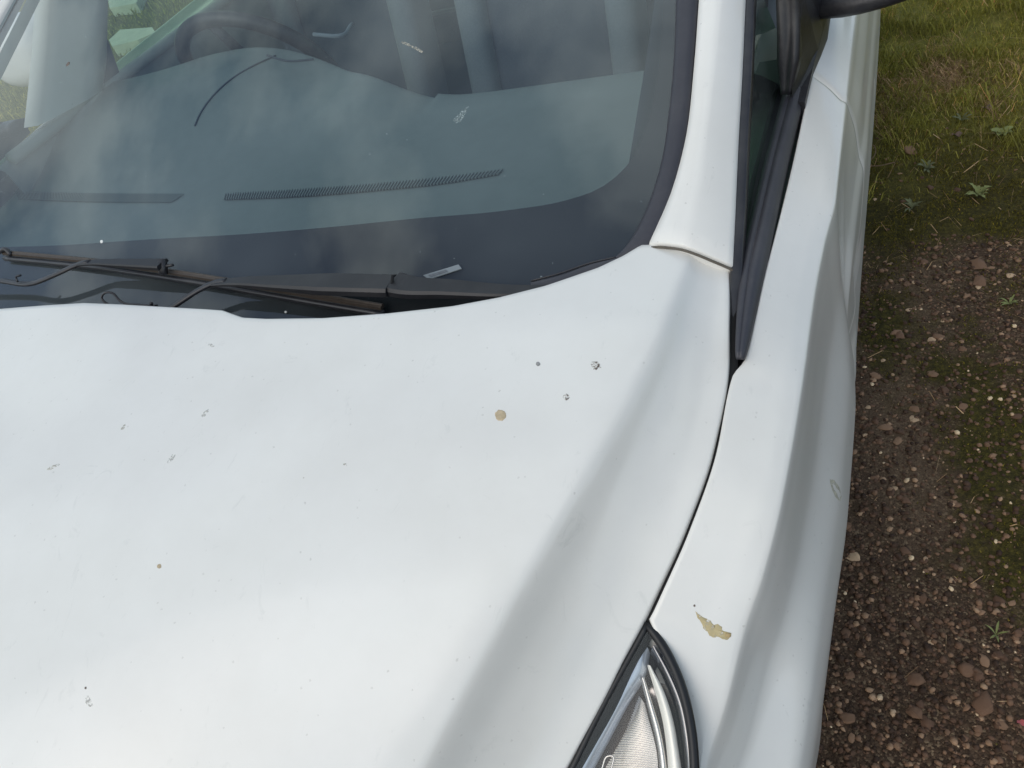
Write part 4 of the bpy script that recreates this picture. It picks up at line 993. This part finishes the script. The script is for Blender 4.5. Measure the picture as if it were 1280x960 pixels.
# ------------------------------------------------------------------ dirt lying on the car
tB = bvh(BONNET); tF = bvh(FEND); tG = bvh(SCREEN)
def splat(tree, outline, h, m, name, label=None, cat=None, jag=0.0, dome=True, lumps=None):
    """low mound following the surface; outline in photo points"""
    if len(outline) > 6:          # finer, ragged outline
        o2 = []; size = max(max(p[0] for p in outline)-min(p[0] for p in outline), 1)
        for k in range(len(outline)):
            a, b = outline[k], outline[(k+1) % len(outline)]
            for t in (0, .33, .66): o2.append((a[0]+(b[0]-a[0])*t+random.uniform(-.025, .025)*size, a[1]+(b[1]-a[1])*t+random.uniform(-.025, .025)*size))
        outline = o2
    out_ = []; n_ = len(outline)
    P0 = [hit(tree, a, b) for a, b in outline]
    if any(p[0] is None for p in P0): return None
    c = sum(p[0] for p in P0)/n_; nn = sum(p[1] for p in P0); nn /= np.linalg.norm(nn); vs = []
    rings = [(1, -.0001), (.92, .55), (.7, .9), (.4, 1.0)]
    for k, (f, z) in enumerate(rings):
        for p, q_ in P0: vs.append(c+(p-c)*f*(1+random.uniform(-jag, jag)*(k > 0))+nn*h*z*(1+random.uniform(-.4, .4)*(jag > 0)))
    vs.append(c+nn*h*(1.0))
    fs = gridf(len(rings), n_, wrap=True)+[((len(rings)-1)*n_+j, (len(rings)-1)*n_+(j+1) % n_, len(vs)-1) for j in range(n_)]
    o = mesh(name, vs, fs, m)
    if label: o['label'] = label; o['category'] = cat
    return o
def blob(cx, cy, rx, ry, n=14, j=.15, rot=0): 
    r = []
    for k in range(n):
        a = 2*math.pi*k/n; f = 1+random.uniform(-j, j); x_, y_ = rx*f*math.cos(a), ry*f*math.sin(a); r.append((cx+x_*math.cos(rot)-y_*math.sin(rot), cy+x_*math.sin(rot)+y_*math.cos(rot)))
    return r
def worn_film(name, col, cover, sc=420):
    m = simple(name, col, .6, noise=.4, nscale=160); t = m.node_tree; p = [n for n in t.nodes if n.type == 'BSDF_PRINCIPLED'][0]; c = N(t, 'ShaderNodeTexCoord')
    n = N(t, 'ShaderNodeTexNoise'); n.inputs['Scale'].default_value = sc; n.inputs['Detail'].default_value = 5; n.inputs['Roughness'].default_value = .65; t.links.new(c.outputs['Object'], n.inputs['Vector'])
    r = N(t, 'ShaderNodeMapRange'); t.links.new(n.outputs['Fac'], r.inputs[0]); r.inputs[1].default_value = .62-.35*cover; r.inputs[2].default_value = .76-.35*cover; r.inputs[4].default_value = .82
    t.links.new(r.outputs[0], p.inputs['Alpha']); return m
TAN = simple('dried_tan_drop', (.50, .40, .26), .6, noise=.45, nscale=260)
YEL = worn_film('dried_yellow_smear', (.54, .44, .23), .80, 260)
PALE = worn_film('faint_stain', (.52, .49, .40), .5)
SCAB = worn_film('peeled_paint', (.36, .33, .28), .42, 700); SCABD = simple('dark_grime', (.16, .13, .11), .9, noise=.5, nscale=300)
splat(tB, blob(625.5, 519, 7, 7, 16, .08), .0007, TAN, 'dried_spot', 'round tan dried spot on the bonnet, largest of the four spots', 'stain')
SMU = worn_film('grey_smudge', (.50, .49, .45), .42)
GRP = 'small dark scabs on the bonnet'
def scab(cx, cy, r, label):
    e = splat(tB, blob(cx, cy, r, r*.95, 16, .25), .0004, SCAB, 'paint_scab', label, 'stain', jag=.2)
    for k in range(6):
        a = random.uniform(-1.4, 1.8); p = splat(tB, blob(cx+math.cos(a)*r*.6, cy+math.sin(a)*r*.65, r*.26, r*.16, 7, .3, random.random()*3), .0007, SCABD, 'flake')
        if p: p.parent = e
scab(744.5, 457, 6.0, 'dark-rimmed crusty spot on the bonnet nearest the shoulder crease')
scab(708, 496.5, 4.2, 'faint speckled crusty spot between the tan spot and the dark-rimmed one')
splat(tB, blob(672.5, 455, 2.8, 2.8, 12, .1), .0006, simple('grey_grit', (.28, .28, .27), .8, noise=.5, nscale=500), 'grit_speck', 'tiny round grey dot on the bonnet, topmost left of the crusty spots', 'stain')
YS = [(870, 764), (878, 771), (888, 776), (893, 782), (897, 779), (902, 784), (906, 791), (914, 792), (911, 799), (905, 800), (898, 797), (891, 796), (886, 793), (880, 785), (874, 776)]
splat(tF, YS, .0006, YEL, 'dropping_smear', 'long yellow-brown dried smear on the wing above the headlight', 'bird dropping')
splat(tF, blob(910, 794, 4, 3.2, 10, .15), .0011, simple('brown_smear_end', (.45, .33, .16), .6, noise=.3), 'dropping_lump', 'darker brown lump at the lower end of the yellow smear', 'bird dropping')
splat(tF, blob(868, 757, 1.6, 1.6, 8), .0005, SCABD, 'grit_speck', 'tiny dark fleck just above the yellow smear on the wing', 'speck')
splat(tF, [(1037, 599), (1043, 600), (1049, 609), (1052, 620), (1050, 627), (1045, 622), (1040, 613)], .0003, worn_film('stain_ring', (.55, .52, .41), .75), 'water_stain', 'faint oval water stain on the outer side of the wing', 'stain')
# smudges and bits named by where they lie
for (cx, cy, rx, ry, rt, m2, nm, lb) in (
    (154, 534, 4.0, 1.8, -1.0, PALE, 'dried_speck', 'small tan speck in the middle left of the bonnet'),
    (199, 708, 2.6, 3.0, 0, TAN, 'dried_speck', 'small tan speck low on the left of the bonnet'),
    (107, 860, 1.5, 1.7, 0, SCABD, 'grit_speck', 'black fleck with a grey smudge near the lower left corner'),
    (431, 581, 3.0, 1.8, .6, PALE, 'dried_speck', 'pale beige speck in the middle of the bonnet'),
    (256, 517, 7, 2.2, -.9, SMU, 'smudge', 'thin hooked grey smudge below the bonnet notch'),
    (214, 573, 8, 2.2, -.9, SMU, 'smudge', 'short slanting grey streak left of the bonnet middle'),
    (263, 431, 6, 2.2, .4, SMU, 'smudge', 'short grey mark just below the notch in the bonnet edge'),
    (111, 877, 8, 3.6, 1.2, SMU, 'smudge', 'grey smear under the black fleck near the lower left corner'),
    (68, 583, 9, 2.0, -.4, PALE, 'smudge', 'faint scratch-like smear near the left edge of the bonnet')):
    splat(tB, blob(cx, cy, rx, ry, 12, .25, rt), .0003, m2, nm, lb, 'smudge' if nm == 'smudge' else 'speck')
# feather-like dirt mark and specks on the glass
splat(tG, [(566, 151), (569, 145), (577, 139), (586, 132), (584, 138), (580, 146), (576, 152), (570, 154)], .0003, worn_film('glass_smear', (.30, .36, .36), .50, 500), 'glass_mark', 'feather-shaped pale mark on the windscreen above the vents', 'dirt mark')
splat(tG, [(500, 53), (504, 51.5), (520, 58), (530, 65), (527, 66), (515, 59.5)], .0003, PALE, 'glass_mark', 'thin pale sliver on the windscreen standing in for the bright dashboard edge, near the top middle', 'dirt mark')  # bright edge of the dashboard peak laid on the glass as pale film
splat(tG, blob(127, 302, 1.8, 1.9), .0006, simple('white_grit', (.8, .8, .76), .7), 'grit_speck', 'white speck on the windscreen just above the left wiper', 'speck')
splat(tG, blob(85, 80, 3.6, 1.6, 8, .3, -1.0), .0008, SCABD, 'grit_speck', 'small black fly-like fleck on the windscreen over the pale pillar', 'speck')
splat(tG, blob(357, 390, 1.6, 1.4), .0006, simple('white_grit2', (.7, .7, .68), .7), 'grit_speck', 'pale speck on the glass below the wiper, by the bonnet edge', 'speck')
